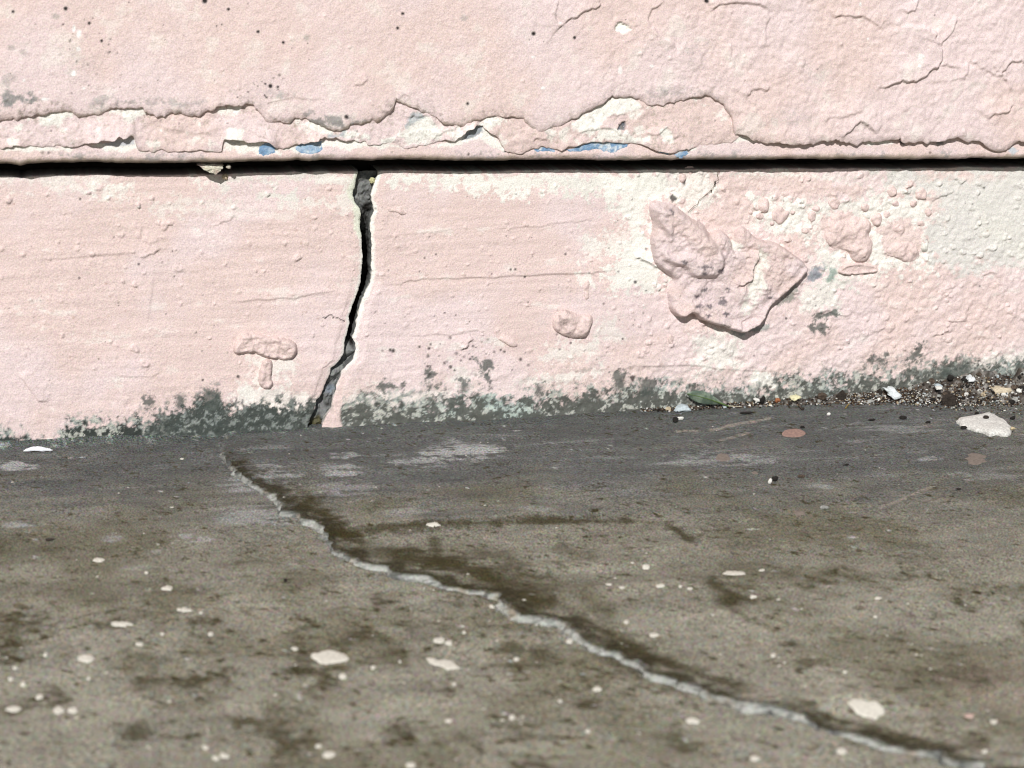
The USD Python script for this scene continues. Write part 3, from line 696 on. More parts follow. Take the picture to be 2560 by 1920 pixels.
def big_paint(u, v, X, Z, s):
    n3, n4 = fb(X, Z, 2.4, 4, 134, .7), fb(X, Z, 1.2, 3, 135, .7)
    c = lerp(PINK_UP, PINK, sst(-.4, .6, fb(X, Z, 12, 3, 136))) * .9
    c = c * (1 + .04 * n3)[..., None]
    c = lerp(c, np.array([.74, .74, .66]), .7 * inside(u, v, WORN, 9, 18 * n3 + 6 * n4))
    c = lerp(c, GREYWHITE, .8 * inside(u, v, L1((800, 640), (880, 630), (960, 690), (930, 760), (880, 740)), 4, 7 * n3))
    for P in (L1((490, 1170), (550, 1160), (560, 1185), (510, 1190)), L1((730, 1220), (780, 1190), (805, 1230), (770, 1260), (735, 1245)), L1((610, 1260), (650, 1255), (660, 1275), (620, 1280)), L1((780, 1330), (830, 1340), (800, 1380), (770, 1360)), L1((600, 1350), (640, 1360), (610, 1375)), L1((500, 1270), (560, 1260), (540, 1285)), L1((790, 1100), (825, 1095), (820, 1130)), L1((570, 1130), (610, 1110), (600, 1150)), L1((360, 840), (395, 840), (390, 860)), L1((520, 880), (560, 870), (560, 895)), L1((600, 885), (635, 880), (630, 900)), L1((710, 930), (760, 920), (750, 955)), L1((1190, 1190), (1220, 1185), (1215, 1205)), L1((255, 345), (290, 345), (280, 375)), L1((540, 940), (575, 940), (560, 960))):
        c = lerp(c, np.array([.13, .11, .12]), .9 * sst(4.5, -2, sd(u, v, P, 30) + 5 * n4))
    band = sst(-2.4, -.5, s + .8 * n3) * sst(790, 815, v) * sst(1650, 1700, u) * sst(1930, 1880, u)
    c = lerp(c, np.array([.22, .18, .15]), .75 * band * sst(-.1, .6, n4 + n3))
    c = lerp(c, np.array([.42, .30, .26]), .5 * sst(.5, 1., n4 + .4 * n3) * sst(-4, -1, s))
    return np.clip(c, .01, .9)


lump('mortar_lump', BIG, 3.8, .85, 'largest lump of mortar, worn and blotched, overhanging dark shadow', big_extra, big_paint, res=.00032, rag=3, noise=.12)


def small_paint(tone, fleck=.4):
    def f(u, v, X, Z, s):
        n = fb(X, Z, 2, 4, 141, .7)
        c = tone * (1 + .05 * n)[..., None]
        c = lerp(c, np.array([.20, .15, .14]), fleck * sst(.5, 1.0, n + .3 * fb(X, Z, 6, 2, 142)))
        return np.clip(c, .01, .9)
    return f


def t_extra(u, v, X, Z, s):
    return .8 * fb(X, Z, 4, 4, 143, .62) + .45 * sst(-2.6, -1.0, s) * sst(-.2, -.8, s)


lump('mortar_lump', R4((1287, 1060), (1290, 1020), (1320, 1000), (1330, 962), (1380, 948), (1450, 962), (1530, 978), (1600, 987), (1640, 1012), (1646, 1060), (1622, 1098), (1570, 1110), (1510, 1100), (1450, 1088), (1400, 1062), (1350, 1072), (1310, 1080)), 1.6, .6, 'curved lump of mortar like a mushroom cap, left of the crack', t_extra, small_paint(PINK * .96), rag=3)
lump('mortar_lump', R4((1455, 1096), (1508, 1104), (1510, 1150), (1500, 1200), (1515, 1242), (1490, 1270), (1450, 1265), (1425, 1232), (1430, 1180), (1440, 1140)), 1.2, .6, 'short drip of mortar below the mushroom cap', t_extra, small_paint(PINK * .93, .6), rag=2)
lump('mortar_lump', R5((1450, 820), (1500, 835), (1560, 855), (1605, 850), (1622, 880), (1605, 920), (1602, 955), (1570, 985), (1500, 988), (1440, 968), (1400, 940), (1390, 890), (1420, 850)), 2.4, .8, 'squarish knob of mortar left of the largest lump', lambda u, v, X, Z, s: .5 * fb(X, Z, 4, 3, 144) + .5 * sst(860, 880, v * 1.0 + .0 * u) * 0, small_paint(PINK * .95, .6), rag=2)
lump('mortar_lump', R5((1085, 990), (1130, 950), (1180, 985), (1215, 1030), (1170, 1040), (1140, 1020), (1110, 1002)), .7, .5, None, None, small_paint(PINK), rag=2)
lump('mortar_lump', R5((1575, 660), (1605, 665), (1595, 730), (1600, 770), (1570, 775), (1565, 720)), .5, .5, None, None, small_paint(PINK), rag=2)
lump('mortar_lump', R5((475, 262), (520, 258), (580, 278), (598, 300), (560, 310), (540, 290), (490, 292)), .4, .4, None, None, small_paint(PINK), rag=2)
lump('mortar_lump', R6((1130, 310), (1180, 275), (1240, 285), (1300, 320), (1350, 320), (1375, 380), (1345, 420), (1375, 450), (1370, 510), (1345, 555), (1290, 572), (1250, 548), (1240, 500), (1180, 500), (1120, 470), (1100, 400)), 1.7, 1.3, 'rounded pink drop of mortar in the white patch', lambda u, v, X, Z, s: .7 * fb(X, Z, 4, 3, 145) + .9 * np.exp(-((u - 2145) / 26) ** 2 - ((v - 625) / 24) ** 2), small_paint(PINK, .25), rag=4)
lump('mortar_lump', R6((1425, 490), (1500, 450), (1590, 448), (1625, 490), (1642, 545), (1550, 572), (1520, 545), (1445, 530)), 1.5, 1.0, 'pink nose of mortar at the right of the drop', lambda u, v, X, Z, s: .5 * fb(X, Z, 4, 3, 146), small_paint(PINK, .25), rag=3)
lump('mortar_lump', R6((1200, 575), (1300, 560), (1400, 580), (1404, 622), (1330, 630), (1230, 640), (1170, 625)), .8, .5, None, lambda u, v, X, Z, s: .6 * sst(-1.6, -.5, s), small_paint(PINK), rag=3)
for i, (a, b, rx, ry, h) in enumerate(((770, 250, 35, 46, 1.0), (862, 305, 50, 55, .9), (935, 290, 15, 15, .8), (820, 352, 15, 14, .8), (750, 310, 24, 22, .7), (1160, 240, 34, 34, .9), (1040, 312, 24, 34, .7), (1060, 268, 22, 20, .7), (1480, 172, 28, 34, .9), (1640, 190, 34, 38, .9), (1500, 240, 20, 18, .7), (1580, 130, 18, 22, .7), (1395, 330, 30, 38, .9),
                                             (1640, 352, 22, 18, .7), (1330, 262, 26, 24, .7), (1450, 300, 24, 20, .7), (1600, 240, 24, 22, .7), (1660, 470, 22, 40, .7), (325, 98, 22, 28, .9), (370, 70, 14, 12, .8), (255, 990, 18, 28, .8), (900, 190, 30, 22, .5), (1680, 290, 20, 26, .6), (1520, 380, 34, 26, .6), (700, 290, 14, 14, .4), (905, 440, 26, 18, .5), (1000, 390, 24, 20, .5), (2040, 480, 26, 18, .5))):
    t = np.linspace(0, 2 * np.pi, 14, endpoint=False)
    rr = np.random.default_rng(300 + i)
    k = 1 + rr.normal(0, .09, 14)
    lump('mortar_blob', R6(*zip(a + rx * np.cos(t) * k, b + ry * np.sin(t) * k)), h, .45, None, lambda u, v, X, Z, s: .3 * fb(X, Z, 2.5, 2, 147), small_paint(PINK if i not in (27, 17) else GREYWHITE, .3), rag=1.5, nseed=i)

# ------------------------------------------------------------------ wall above: ledge, undercoat, top coat
wall = thing('wall', 'pink plastered wall with peeling paint overhanging the dark joint', 'wall')
EA = np.vstack([R1((-200, 745), (0, 742), (55, 735), (100, 742), (160, 712), (230, 700), (275, 708), (320, 690), (400, 682), (445, 690), (500, 718), (560, 705), (640, 690), (700, 664), (760, 668), (820, 662), (885, 662), (915, 700), (960, 722), (1010, 722), (1060, 690), (1110, 692), (1170, 716), (1220, 715), (1250, 695), (1310, 676), (1350, 650), (1420, 645), (1480, 650), (1520, 635), (1560, 640), (1590, 690), (1630, 745), (1700, 745), (1750, 754), (1800, 736), (1850, 735), (1900, 744), (1960, 762), (2010, 790)),
                R2((0, 808), (60, 772), (130, 768), (200, 738), (260, 738), (300, 700), (340, 617), (380, 635), (430, 655), (500, 690), (560, 715), (620, 745), (690, 770), (760, 775), (820, 740), (900, 720), (1000, 718), (1050, 712), (1130, 725), (1160, 770), (1210, 805), (1270, 810), (1330, 780), (1420, 730), (1500, 690), (1580, 650), (1640, 605), (1700, 598), (1780, 590), (1840, 605), (1880, 640), (1950, 640), (2010, 630)),
                R3((40, 628), (80, 622), (130, 610), (180, 594), (240, 590), (300, 600), (370, 640), (420, 720), (430, 800), (440, 830), (500, 832), (570, 860), (620, 878), (690, 872), (750, 880), (830, 884), (920, 889), (980, 860), (1050, 850), (1090, 870), (1150, 880), (1220, 871), (1300, 872), (1380, 860), (1450, 845), (1485, 879), (1560, 870), (1620, 885), (1700, 865), (1770, 850), (1830, 855), (1920, 865), (1990, 905), (2080, 930), (2130, 910), (2180, 862), (2230, 875), (2400, 860), (3200, 850))])
EB = np.vstack([R1((-300, 920), (0, 915), (60, 905), (110, 892), (150, 905), (220, 897), (300, 900), (360, 892), (430, 905), (520, 880), (600, 875), (690, 865), (735, 832), (755, 850), (825, 836), (835, 890), (870, 930), (930, 935), (990, 916), (1050, 935), (1130, 925), (1230, 918), (1300, 930), (1362, 930), (1375, 852), (1480, 860), (1540, 873), (1640, 870), (1690, 905), (1740, 915), (1800, 895), (1850, 880), (1930, 870), (1960, 850), (2030, 848)),
                R2((0, 857), (50, 862), (100, 868), (160, 866), (200, 890), (250, 890), (310, 880), (360, 895), (400, 915), (470, 905), (540, 890), (600, 870), (690, 868), (740, 840), (790, 795), (840, 767), (880, 772), (930, 822), (980, 857), (1010, 925), (1060, 940), (1130, 940), (1190, 910), (1250, 896), (1300, 912), (1360, 928), (1450, 900), (1540, 872), (1640, 870), (1780, 880), (1850, 886), (1930, 920), (2050, 940), (2120, 920)),
                R3((150, 922), (220, 900), (320, 890), (420, 880), (500, 885), (620, 890), (1000, 890), (1500, 890), (2000, 900), (2500, 890), (3200, 890))])
EB[EB[:, 0] > 1845, 1] -= 36


def wall_edge(P, y, seed, amp=3):
    P = rough(P, amp, 2, seed); W = np.array([on_wall(a, b, y)[[0, 2]] for a, b in P])
    xs = np.maximum.accumulate(W[:, 0] + np.arange(len(W)) * 1e-7)
    return lambda x: np.interp(x, xs, W[:, 1])


eA, eB = wall_edge(EA, -10.6 * MM, 201), wall_edge(EB, -9.8 * MM, 202, 2.5)
WX = grown(-.215, .245, .00037, -3, 3)


def lifts(u, spec):
    out = np.zeros(np.shape(u))
    for a, b, h in spec: out = np.maximum(out, h * sst(a - 12, a + 14, u) * sst(b + 12, b - 14, u))
    return out


LIFT_A = [(270, 375, .5), (520, 625, 1.1), (690, 720, .3), (990, 1060, .35), (1170, 1300, .25), (1430, 1530, .9), (1850, 1900, .3), (1940, 2030, .9), (2060, 2100, .7), (2240, 2260, .8), (2330, 2420, .7), (2550, 2640, .8)]
LIFT_B = [(215, 345, 1.6), (562, 690, 1.9), (775, 880, 1.1), (1110, 1195, 1.9), (1210, 1240, .9), (1395, 1500, .3), (1630, 1690, .4), (0, 60, .6)]
RIDGES = [(R2((1600, -10), (1590, 40), (1500, 70), (1390, 130), (1370, 165)), .55, 40), (R2((1370, 165), (1330, 130), (1320, 70), (1350, 0)), .45, 26), (R2((2000, 0), (1915, 55), (1900, 150), (1945, 200), (2030, 250), (2080, 310)), .5, 40),
          (R3((640, 75), (630, 50), (570, 28), (480, 20), (340, 28), (270, 70)), -.5, 40), (R3((1000, 60), (1050, 110), (1130, 95), (1210, 100), (1300, 150), (1350, 190)), .5, 30), (R3((1430, 155), (1500, 155), (1600, 165), (1655, 190), (1680, 260), (1705, 320), (1690, 390), (1640, 430), (1580, 480), (1500, 505), (1420, 510), (1350, 540), (1280, 575)), -.75, 60),
          (R3((1800, 100), (1780, 170), (1730, 240), (1695, 290)), .5, 30), (R3((1690, 395), (1780, 410), (1825, 405)), .45, 26), (R3((1860, 380), (1862, 450), (1848, 490)), .5, 24), (R3((2030, 470), (2080, 460), (2095, 412), (2150, 380), (2230, 385)), .65, 30), (R3((1865, 385), (1930, 400), (1990, 440), (2040, 470)), .4, 30), (R3((2070, 480), (2110, 510), (2115, 560)), .4, 20), (R3((2150, 635), (2110, 690), (2030, 700), (1990, 740)), .6, 24),
          (R3((1460, 55), (1540, 68), (1560, 20), (1550, -10)), .5, 22), (R3((500, 610), (530, 560), (600, 545), (660, 530)), .5, 40), (R3((960, 745), (1050, 720), (1140, 700), (1230, 690)), .35, 24), (R3((1100, 850), (1150, 800), (1200, 745), (1250, 770), (1310, 830)), .7, 24), (R2((1950, 760), (2040, 755), (2100, 735), (2130, 710)), .5, 22), (R1((1640, 680), (1690, 740)), .2, 16),
          (R2((80, 530), (140, 520), (175, 490)), .3, 20), (R2((330, 600), (380, 590), (420, 600)), .25, 14), (R3((1880, 120), (1990, 300)), .2, 30), (R3((640, 70), (650, 110), (620, 200), (640, 280)), .3, 24), (R3((820, 290), (860, 370), (860, 450)), .25, 24), (R3((380, 200), (410, 280), (400, 380)), .25, 24), (R3((1840, 790), (1855, 840)), .4, 10), (R3((0, 760), (60, 755), (110, 735), (140, 700)), .5, 20), (R1((1600, 640), (1800, 600), (1990, 600)), .18, 22), (R2((240, 690), (310, 700), (360, 690)), .3, 16)]
RIDGES = [(P, h * 1.6, w) for P, h, w in RIDGES]
_r2 = np.random.default_rng(9)


def coat_h(x, z, u, v):
    rt = sst(1250, 1900, u + 110 * fb(x, z, 40, 2, 211))
    h = (.085 + .04 * rt) * fb(x, z, 1.6, 3, 212) + (.07 + .15 * rt) * fb(x, z, 5, 3, 213) + .25 * fb(x, z, 45, 2, 214) + rt * .26 * np.abs(fb(x, z, 3, 3, 217))
    for P, hh, w in RIDGES:
        Q = rough(P, 4, 2, int(abs(P[0, 0])) + 3)
        h = h + ridge(u, v, lightward(Q), abs(hh), w, 2.0)
    h = h - .8 * inside(u, v, HOLE, 1.5)
    for a, b, r, hh in PIMPLES:
        k = np.hypot(u - a, v - b) / r
        h = h + hh * sst(1, .3, k)
    return h


HOLE = rough(R2((1690, 182), (1705, 140), (1740, 148), (1770, 152), (1790, 185), (1765, 195), (1740, 207), (1715, 195)), 3, 2, 5, True)
PIMPLES = [(_r2.uniform(0, 2560), _r2.uniform(0, 300), _r2.uniform(3, 8), _r2.uniform(.12, .35)) for _ in range(90)]


def dirt_band(u, v, e_v, n3, n4, w=26):
    return sst(w, 2, (e_v - v) + 12 * n3) * sst(.1, .8, n4 + .5 * n3 + .25)


def coat_colour(x, z, u, v, t):
    n1, n2, n3, n4 = fb(x, z, 25, 4, 221), fb(x, z, 7, 4, 222), fb(x, z, 2.6, 4, 223, .7), fb(x, z, 1.2, 3, 224, .7)
    c = lerp(PINK_UP, PINK * 1.01, sst(-.6, .8, n1))
    c = c * (1 + .025 * n2 + .025 * n3)[..., None]
    c = lerp(c, np.array([.74, .71, .64]), .35 * sst(.35, .9, n2 + .5 * n3))
    # grey mildew above the ragged edge, strongest at the left
    ve = np.interp(u, EA[:, 0], EA[:, 1])
    d = ve - v
    k = np.interp(u, [-300, 0, 120, 300, 700, 900, 1500, 1800, 2000, 3000], [.8, .75, .75, .4, .55, .75, .35, .3, .12, .1])
    c = lerp(c, np.array([.22, .185, .15]), k * .9 * sst(50, 4, d + 20 * n3 + 10 * n2) * sst(.1, .75, 1.2 * n4 + .5 * n3))
    c = lerp(c, np.array([.27, .21, .15]), .65 * sst(9, 0, d + 3 * n3) * sst(-.3, .5, n3 + n2 * .6) * np.clip(k * 1.4, .2, 1))
    for cx, cy, rx, ry, s in ((40, 245, 70, 22, .9), (78, 245, 16, 22, 1.), (10, 262, 30, 14, .8), (20, 200, 26, 22, .4), (270, 255, 60, 18, .5), (420, 255, 120, 14, .4), (690, 235, 60, 14, .35), (770, 285, 22, 12, .6), (820, 303, 90, 16, .8), (860, 310, 40, 10, .5), (200, 160, 60, 50, .18), (1980, 295, 60, 24, .25), (1750, 140, 50, 40, .2), (1700, 225, 60, 16, .3), (1640, 235, 40, 14, .35), (2040, 180, 60, 40, .12)):
        g = np.exp(-((u - cx) / rx) ** 2 - ((v - cy) / ry) ** 2)
        c = lerp(c, np.array([.24, .235, .225]), s * sst(.35, 1.0, g * (1 + .9 * n3 + .6 * n4)))
    c = lerp(c, WHITE, inside(u, v, HOLE, 1.5))
    for a, b, rx, ry in ((197, 85, 6, 9), (197, 123, 6, 6), (184, 182, 6, 8), (185, 70, 4, 10), (60, 90, 3, 3), (112, 248, 10, 4), (210, 220, 5, 4), (60, 200, 4, 4), (1333, 143, 5, 4), (1357, 220, 7, 4), (1550, 175, 5, 12), (1630, 165, 6, 4), (2300, 140, 8, 6), (2170, 97, 3, 3), (2295, 165, 4, 5), (2150, 12, 4, 6)):
        c = lerp(c, WHITE * np.array([1.02, 1.03, 1.08]), .85 * sst(1.3, .6, np.hypot((u - a) / rx, (v - b) / ry) + .3 * n4))
    dm = np.maximum(dots(u, v, 18, (0, 0, 950, 235), 1.2, 2.4, 231), dots(u, v, 12, (900, 0, 2560, 300), 1.0, 2.0, 232))
    dm = np.maximum(dm, dots(u, v, 22, None, 1.8, 4.0, 233, (215, 110, 60, 60)) * .7)
    dm = np.maximum(dm, dots(u, v, 14, None, 2, 4.2, 234, (680, 215, 30, 14)))
    for a, b, rr in ((512, 2, 5), (164, 21, 4), (676, 215, 4), (33, 29, 3), (645, 79, 3), (708, 106, 3), (571, 23, 3), (223, 58, 3), (254, 102, 3), (1334, 84, 4), (994, 70, 3), (1007, 34, 3), (1436, 94, 3), (1169, 259, 3), (866, 292, 4), (1766, 2, 4)):
        dm = np.maximum(dm, sst(rr * 1.9, rr * .8, np.hypot(u - a, v - b)))
    c = lerp(c, DARK * .8, dm)
    c = lerp(c, np.array([.36, .30, .27]), .3 * np.maximum(dots(u, v, 45, None, 2, 5, 235, (190, 130, 70, 70)), dots(u, v, 30, (0, 0, 2560, 330), 1.5, 3.5, 236)))
    for a, b in ((140, 41), (27, 120), (58, 130), (700, 240), (767, 95), (1160, 45)):
        c = lerp(c, np.array([.36, .34, .31]), .6 * sst(13, 5, np.hypot(u - a, (v - b) * 1.3) + 3 * n4))
    return np.clip(c, .008, .9)


def coat_layer(name, efun, y_front, thick, z_up, hfun, colfun, lift, label, z_dense, fold, roll):
    E = efun(WX)
    e0 = float(E[np.abs(WX) < .2].mean())
    zr = grown(e0, z_dense, .00037, e0, z_up)
    Z0, X = np.meshgrid(zr, WX, indexing='ij')
    Z = Z0 + (E[None] - e0) * np.exp(-(Z0 - e0) / .022)
    u, v = project(np.stack([X, 0 * X + y_front, Z], -1))
    near = np.abs(X) < .5
    h = np.where(near, hfun(X, Z, u, v), 0) * MM
    dz = Z - E[None]
    lf = lifts(u, lift) * (1 + .5 * fb(X, Z * 0, 6, 2, 241)) * MM
    h = h + lf * np.exp(-dz / .0035) + .25 * MM * np.exp(-dz / .002) * fb(X, Z, 6, 2, 242)
    h = h - roll * MM * np.exp(-dz / (1.1 * MM)) * (1 + .5 * fb(X, Z, 8, 3, 243))
    Y = y_front - h
    col = colfun(X, Z, u, v, dz)
    V = np.stack([X, Y, Z], -1)
    rows, cols = [], []
    tw = thick * MM
    # broken rim, then the back of the loose skin going up behind it
    for dy, dzz, k in ((.35 * tw, -.18 * tw, .35), (.85 * tw, -.05 * tw, .7), (tw, .25 * MM, .9), (tw + .1 * MM, fold, 1.0)):
        r = V[0].copy(); r[:, 1] += dy; r[:, 2] += dzz
        if k == 1.0: r[:, 1] = np.maximum(r[:, 1], y_front + tw)
        rows.append(r); cols.append(lerp(col[0], WHITE * .9, np.full(len(WX), .25 * k)))
    V = np.concatenate([np.stack(rows[::-1]), V], 0); col = np.concatenate([np.stack(cols[::-1]), col], 0)
    return tag(grid_mesh(name, V, col, M_PAINT, wall), label)


FR_TOP = float(max(on_wall(-40, -40, -11 * MM)[2], on_wall(2600, -40, -11 * MM)[2]))
coat_layer('paint_coat', eA, -11.3 * MM, .75, 2.4, coat_h, coat_colour, LIFT_A, 'thick outer coat of pink paint, its lower edge ragged', FR_TOP, 3.5 * MM, .8)


def under_h(x, z, u, v):
    h = .10 * fb(x, z, 1.8, 3, 251) + .28 * fb(x, z, 5.5, 4, 252, .6) + .22 * np.abs(fb(x, z, 3.2, 3, 253)) + .3 * fb(x, z, 25, 2, 254)
    for P, hh, w in ((R2((1450, 830), (1530, 800), (1600, 790), (1700, 810), (1740, 850)), .4, 22), (R2((1180, 870), (1200, 850), (1280, 860)), .5, 16), (R2((1640, 720), (1700, 715), (1760, 690)), .35, 16), (R1((1540, 800), (1640, 850), (1700, 900)), .3, 16), (R2((400, 740), (470, 720), (540, 715), (600, 760)), .4, 18), (R2((560, 880), (620, 830), (700, 800), (790, 740)), .3, 40), (R1((960, 760), (1200, 830), (1300, 800), (1450, 770)), .18, 22), (R2((1880, 800), (1920, 830), (1990, 790), (2040, 830), (2050, 870)), .5, 16)):
        h = h + ridge(u, v, lightward(rough(P, 4, 2, int(P[0, 0]))), hh * 1.5, w)
    for P in UHOLES: h = h - 1.0 * inside(u, v, P, 1.2)
    return h


UHOLES = [rough(R2((1698, 795), (1710, 765), (1730, 750), (1755, 765), (1750, 800), (1705, 802)), 2, 2, 6, True)]
UWHITE = [R1((160, 745), (300, 690), (440, 690), (440, 715), (380, 740), (380, 790), (300, 770), (180, 730)), R1((700, 670), (890, 665), (920, 700), (840, 720), (800, 760), (760, 740), (740, 700), (660, 700)), R1((1320, 680), (1360, 655), (1480, 655), (1480, 690), (1390, 695)), R1((1770, 770), (1820, 735), (1960, 765), (2040, 820), (1940, 810), (1850, 780)), R1((1400, 800), (1480, 790), (1480, 860), (1380, 850)), R1((370, 780), (410, 790), (400, 825), (370, 810)), R1((590, 790), (615, 800), (610, 835)), R1((90, 770), (130, 765), (130, 800), (95, 800)),
          R1((1000, 805), (1030, 800), (1020, 820)), R1((1190, 740), (1230, 735), (1220, 760)), R1((50, 860), (110, 850), (120, 890), (60, 890)), R2((350, 830), (400, 790), (430, 730), (530, 715), (620, 790), (610, 850), (520, 870), (400, 880)), R2((840, 760), (920, 725), (1010, 718), (1020, 740), (950, 760), (900, 800)), R2((1430, 770), (1500, 700), (1640, 610), (1800, 600), (1850, 650), (1700, 700), (1600, 740), (1560, 830), (1480, 830)), R2((1580, 810), (1700, 790), (1780, 830), (1900, 850), (1850, 880), (1640, 866), (1550, 866)), R2((1960, 800), (2000, 785), (2050, 830), (2040, 890), (1970, 870)), R2((250, 860), (330, 840), (330, 880), (280, 885)), R2((0, 820), (80, 800), (180, 850), (0, 850)), R3((0, 790), (40, 830), (60, 880), (0, 880))]
UGREY = [R2((430, 690), (500, 690), (520, 720), (460, 750), (400, 790), (390, 770), (420, 730)), R2((1190, 690), (1210, 680), (1200, 700)), R1((2020, 830), (2120, 800), (2120, 850), (2020, 845)), R2((1780, 400), (1790, 400), (1790, 420))]


def under_colour(x, z, u, v, t):
    n1, n2, n3, n4 = fb(x, z, 20, 3, 261), fb(x, z, 6, 4, 262), fb(x, z, 2.6, 4, 263, .7), fb(x, z, 1.3, 3, 264, .7)
    c = lerp(PINK, PINK_UP, sst(-.5, .5, n1)) * (1 + .04 * n3)[..., None]
    for P in UWHITE: c = lerp(c, WHITE, .92 * inside(u, v, P, 3.5, 9 * n3 + 4 * n4))
    c = lerp(c, WHITE, .7 * sst(.5, .9, n2 + .45 * n3) * sst(2100, 1700, u))
    for P in UGREY: c = lerp(c, np.array([.38, .41, .42]), .85 * inside(u, v, P, 3.5, 6 * n3))
    for P in UHOLES: c = lerp(c, np.array([.14, .15, .17]), inside(u, v, P, 1.5))
    c = lerp(c, np.array([.30, .26, .20]), .5 * sst(.55, 1.0, n4 + .5 * n3))
    c = lerp(c, DARK * 2, .85 * dots(u, v, 22, (0, 300, 1800, 380), 1.3, 2.6, 265))
    return np.clip(c, .008, .9)


coat_layer('undercoat', eB, -9.75 * MM, .45, TOP_Z + .045, under_h, under_colour, LIFT_B, 'older thinner coat of pink paint worn to white, below the outer coat', TOP_Z + .034, 3 * MM, .3)

# ledge: the wall's own foot, rounded below, running back over the joint
BLUES = [R1((1590, 905), (1640, 880), (1700, 905), (1700, 935), (1640, 955), (1590, 948)), R1((1815, 900), (1870, 880), (1985, 865), (1985, 915), (1930, 945), (1850, 942)), R2((1190, 915), (1250, 902), (1320, 918), (1310, 936), (1240, 932)), R2((1365, 930), (1450, 898), (1540, 868), (1700, 866), (1785, 882), (1760, 905), (1700, 935), (1620, 935), (1600, 918), (1500, 925), (1420, 936)), R2((1935, 920), (1990, 930), (2045, 942), (2010, 952), (1960, 940)), R3((70, 945), (150, 922), (160, 940), (100, 962), (60, 955))]
LWHITE = [R1((560, 880), (690, 868), (830, 840), (905, 870), (905, 935), (830, 920), (700, 940), (560, 900)), R1((1370, 850), (1600, 870), (1700, 900), (1720, 950), (1560, 940), (1380, 925)), R1((1750, 910), (1830, 890), (2000, 865), (2212, 870), (2150, 920), (2000, 900), (1850, 950)), R1((0, 910), (120, 890), (440, 905), (440, 930), (40, 930)), R2((0, 860), (200, 870), (380, 890), (380, 910), (100, 910), (0, 900)), R2((560, 895), (700, 865), (800, 790), (880, 770), (960, 850), (1015, 925), (960, 905), (860, 850), (780, 880), (680, 905)), R3((330, 880), (380, 850), (440, 828), (520, 835), (600, 870), (500, 870)), R3((150, 925), (250, 900), (100, 930)), R3((1150, 870), (1380, 860), (1400, 880), (1150, 890))]
LGREY = [(R1((600, 880), (690, 866), (820, 842), (830, 890), (700, 905)), np.array([.47, .48, .51])), (R2((780, 810), (840, 768), (880, 775), (870, 830), (800, 860), (750, 860)), np.array([.22, .25, .28])), (R1((1375, 860), (1480, 862), (1470, 885), (1380, 885)), np.array([.52, .53, .52])), (R3((1440, 840), (1480, 850), (1475, 885), (1445, 880)), np.array([.10, .10, .11])), (R3((2110, 930), (2140, 900), (2170, 930), (2140, 950)), np.array([.48, .53, .57])), (R3((80, 930), (150, 920), (150, 945), (80, 950)), np.array([.52, .55, .55])), (R3((1670, 870), (1720, 860), (1720, 890), (1680, 890)), np.array([.3, .29, .28]))]


def ledge_front(x, z, u, v):
    h = .09 * fb(x, z, 2.4, 3, 271) + .16 * fb(x * .4, z, 7, 3, 272)
    for P, _ in LGREY[1:2] + LGREY[3:4]: h = h - .5 * inside(u, v, P, 2)
    for P in BLUES: h = h - .18 * inside(u, v, P, 3)
    return h * MM


prof = []                                        # (dy, dz above the ledge's lower edge, is it front)
for zf in np.arange(.030, .0024, -.00037): prof.append((0, zf))
for a in np.linspace(0, math.pi / 2, 14): prof.append((2.8 * (1 - math.cos(a)), (2.4 - 2.4 * math.sin(a)) * MM))
prof = [(p[0] * MM, p[1]) for p in prof] + [(6 * MM, -.0001), (12 * MM, .0), (24 * MM, .0002)]
pd = np.array(prof)
X = np.repeat(WX[None], len(pd), 0); DY = np.repeat(pd[:, :1], len(WX), 1); Z = ledge_z(X) + pd[:, 1:2]
u, v = project(np.stack([X, 0 * X + LEDGE_Y, Z], -1))
hh = ledge_front(X, Z, u, v) * (DY < 3 * MM)
n1, n2, n3, n4 = fb(X, Z, 16, 4, 281), fb(X * .2, Z, 3, 4, 282, .6), fb(X, Z, 2.6, 4, 283, .7), fb(X, Z, 1.3, 3, 284, .7)
c = lerp(PINK * 1.02, PINK_UP, sst(-.5, .5, n1))
for P in LWHITE: c = lerp(c, WHITE, .92 * inside(u, v, P, 3, 6 * n3 + 3 * n4))
for P, kk in LGREY: c = lerp(c, kk, .9 * inside(u, v, P, 3, 5 * n3))
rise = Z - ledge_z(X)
c = lerp(c, np.array([.30, .26, .17]), .8 * sst(2.9 * MM, .8 * MM, rise + .9 * MM * n2) * sst(-.9, .4, n2 + .5 * n3))  # brown shade of the rounded bottom, put into the colour
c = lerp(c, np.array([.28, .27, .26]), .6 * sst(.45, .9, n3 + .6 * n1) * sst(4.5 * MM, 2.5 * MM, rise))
c = lerp(c, np.array([.045, .035, .02]), sst(1.1 * MM, .1 * MM, rise + .3 * MM * n3) * .9)  # near-black shade painted on the lower edge and underside
c = lerp(c, DARK * 2, .85 * dots(u, v, 14, (0, 375, 2560, 402), 1.5, 4, 285))
tag(grid_mesh('ledge', np.stack([X, LEDGE_Y + DY - hh, Z], -1), np.clip(c, .006, .9), M_PAINT, wall, flip=True), 'rounded foot of the wall above the dark joint, pink with white bare spots')
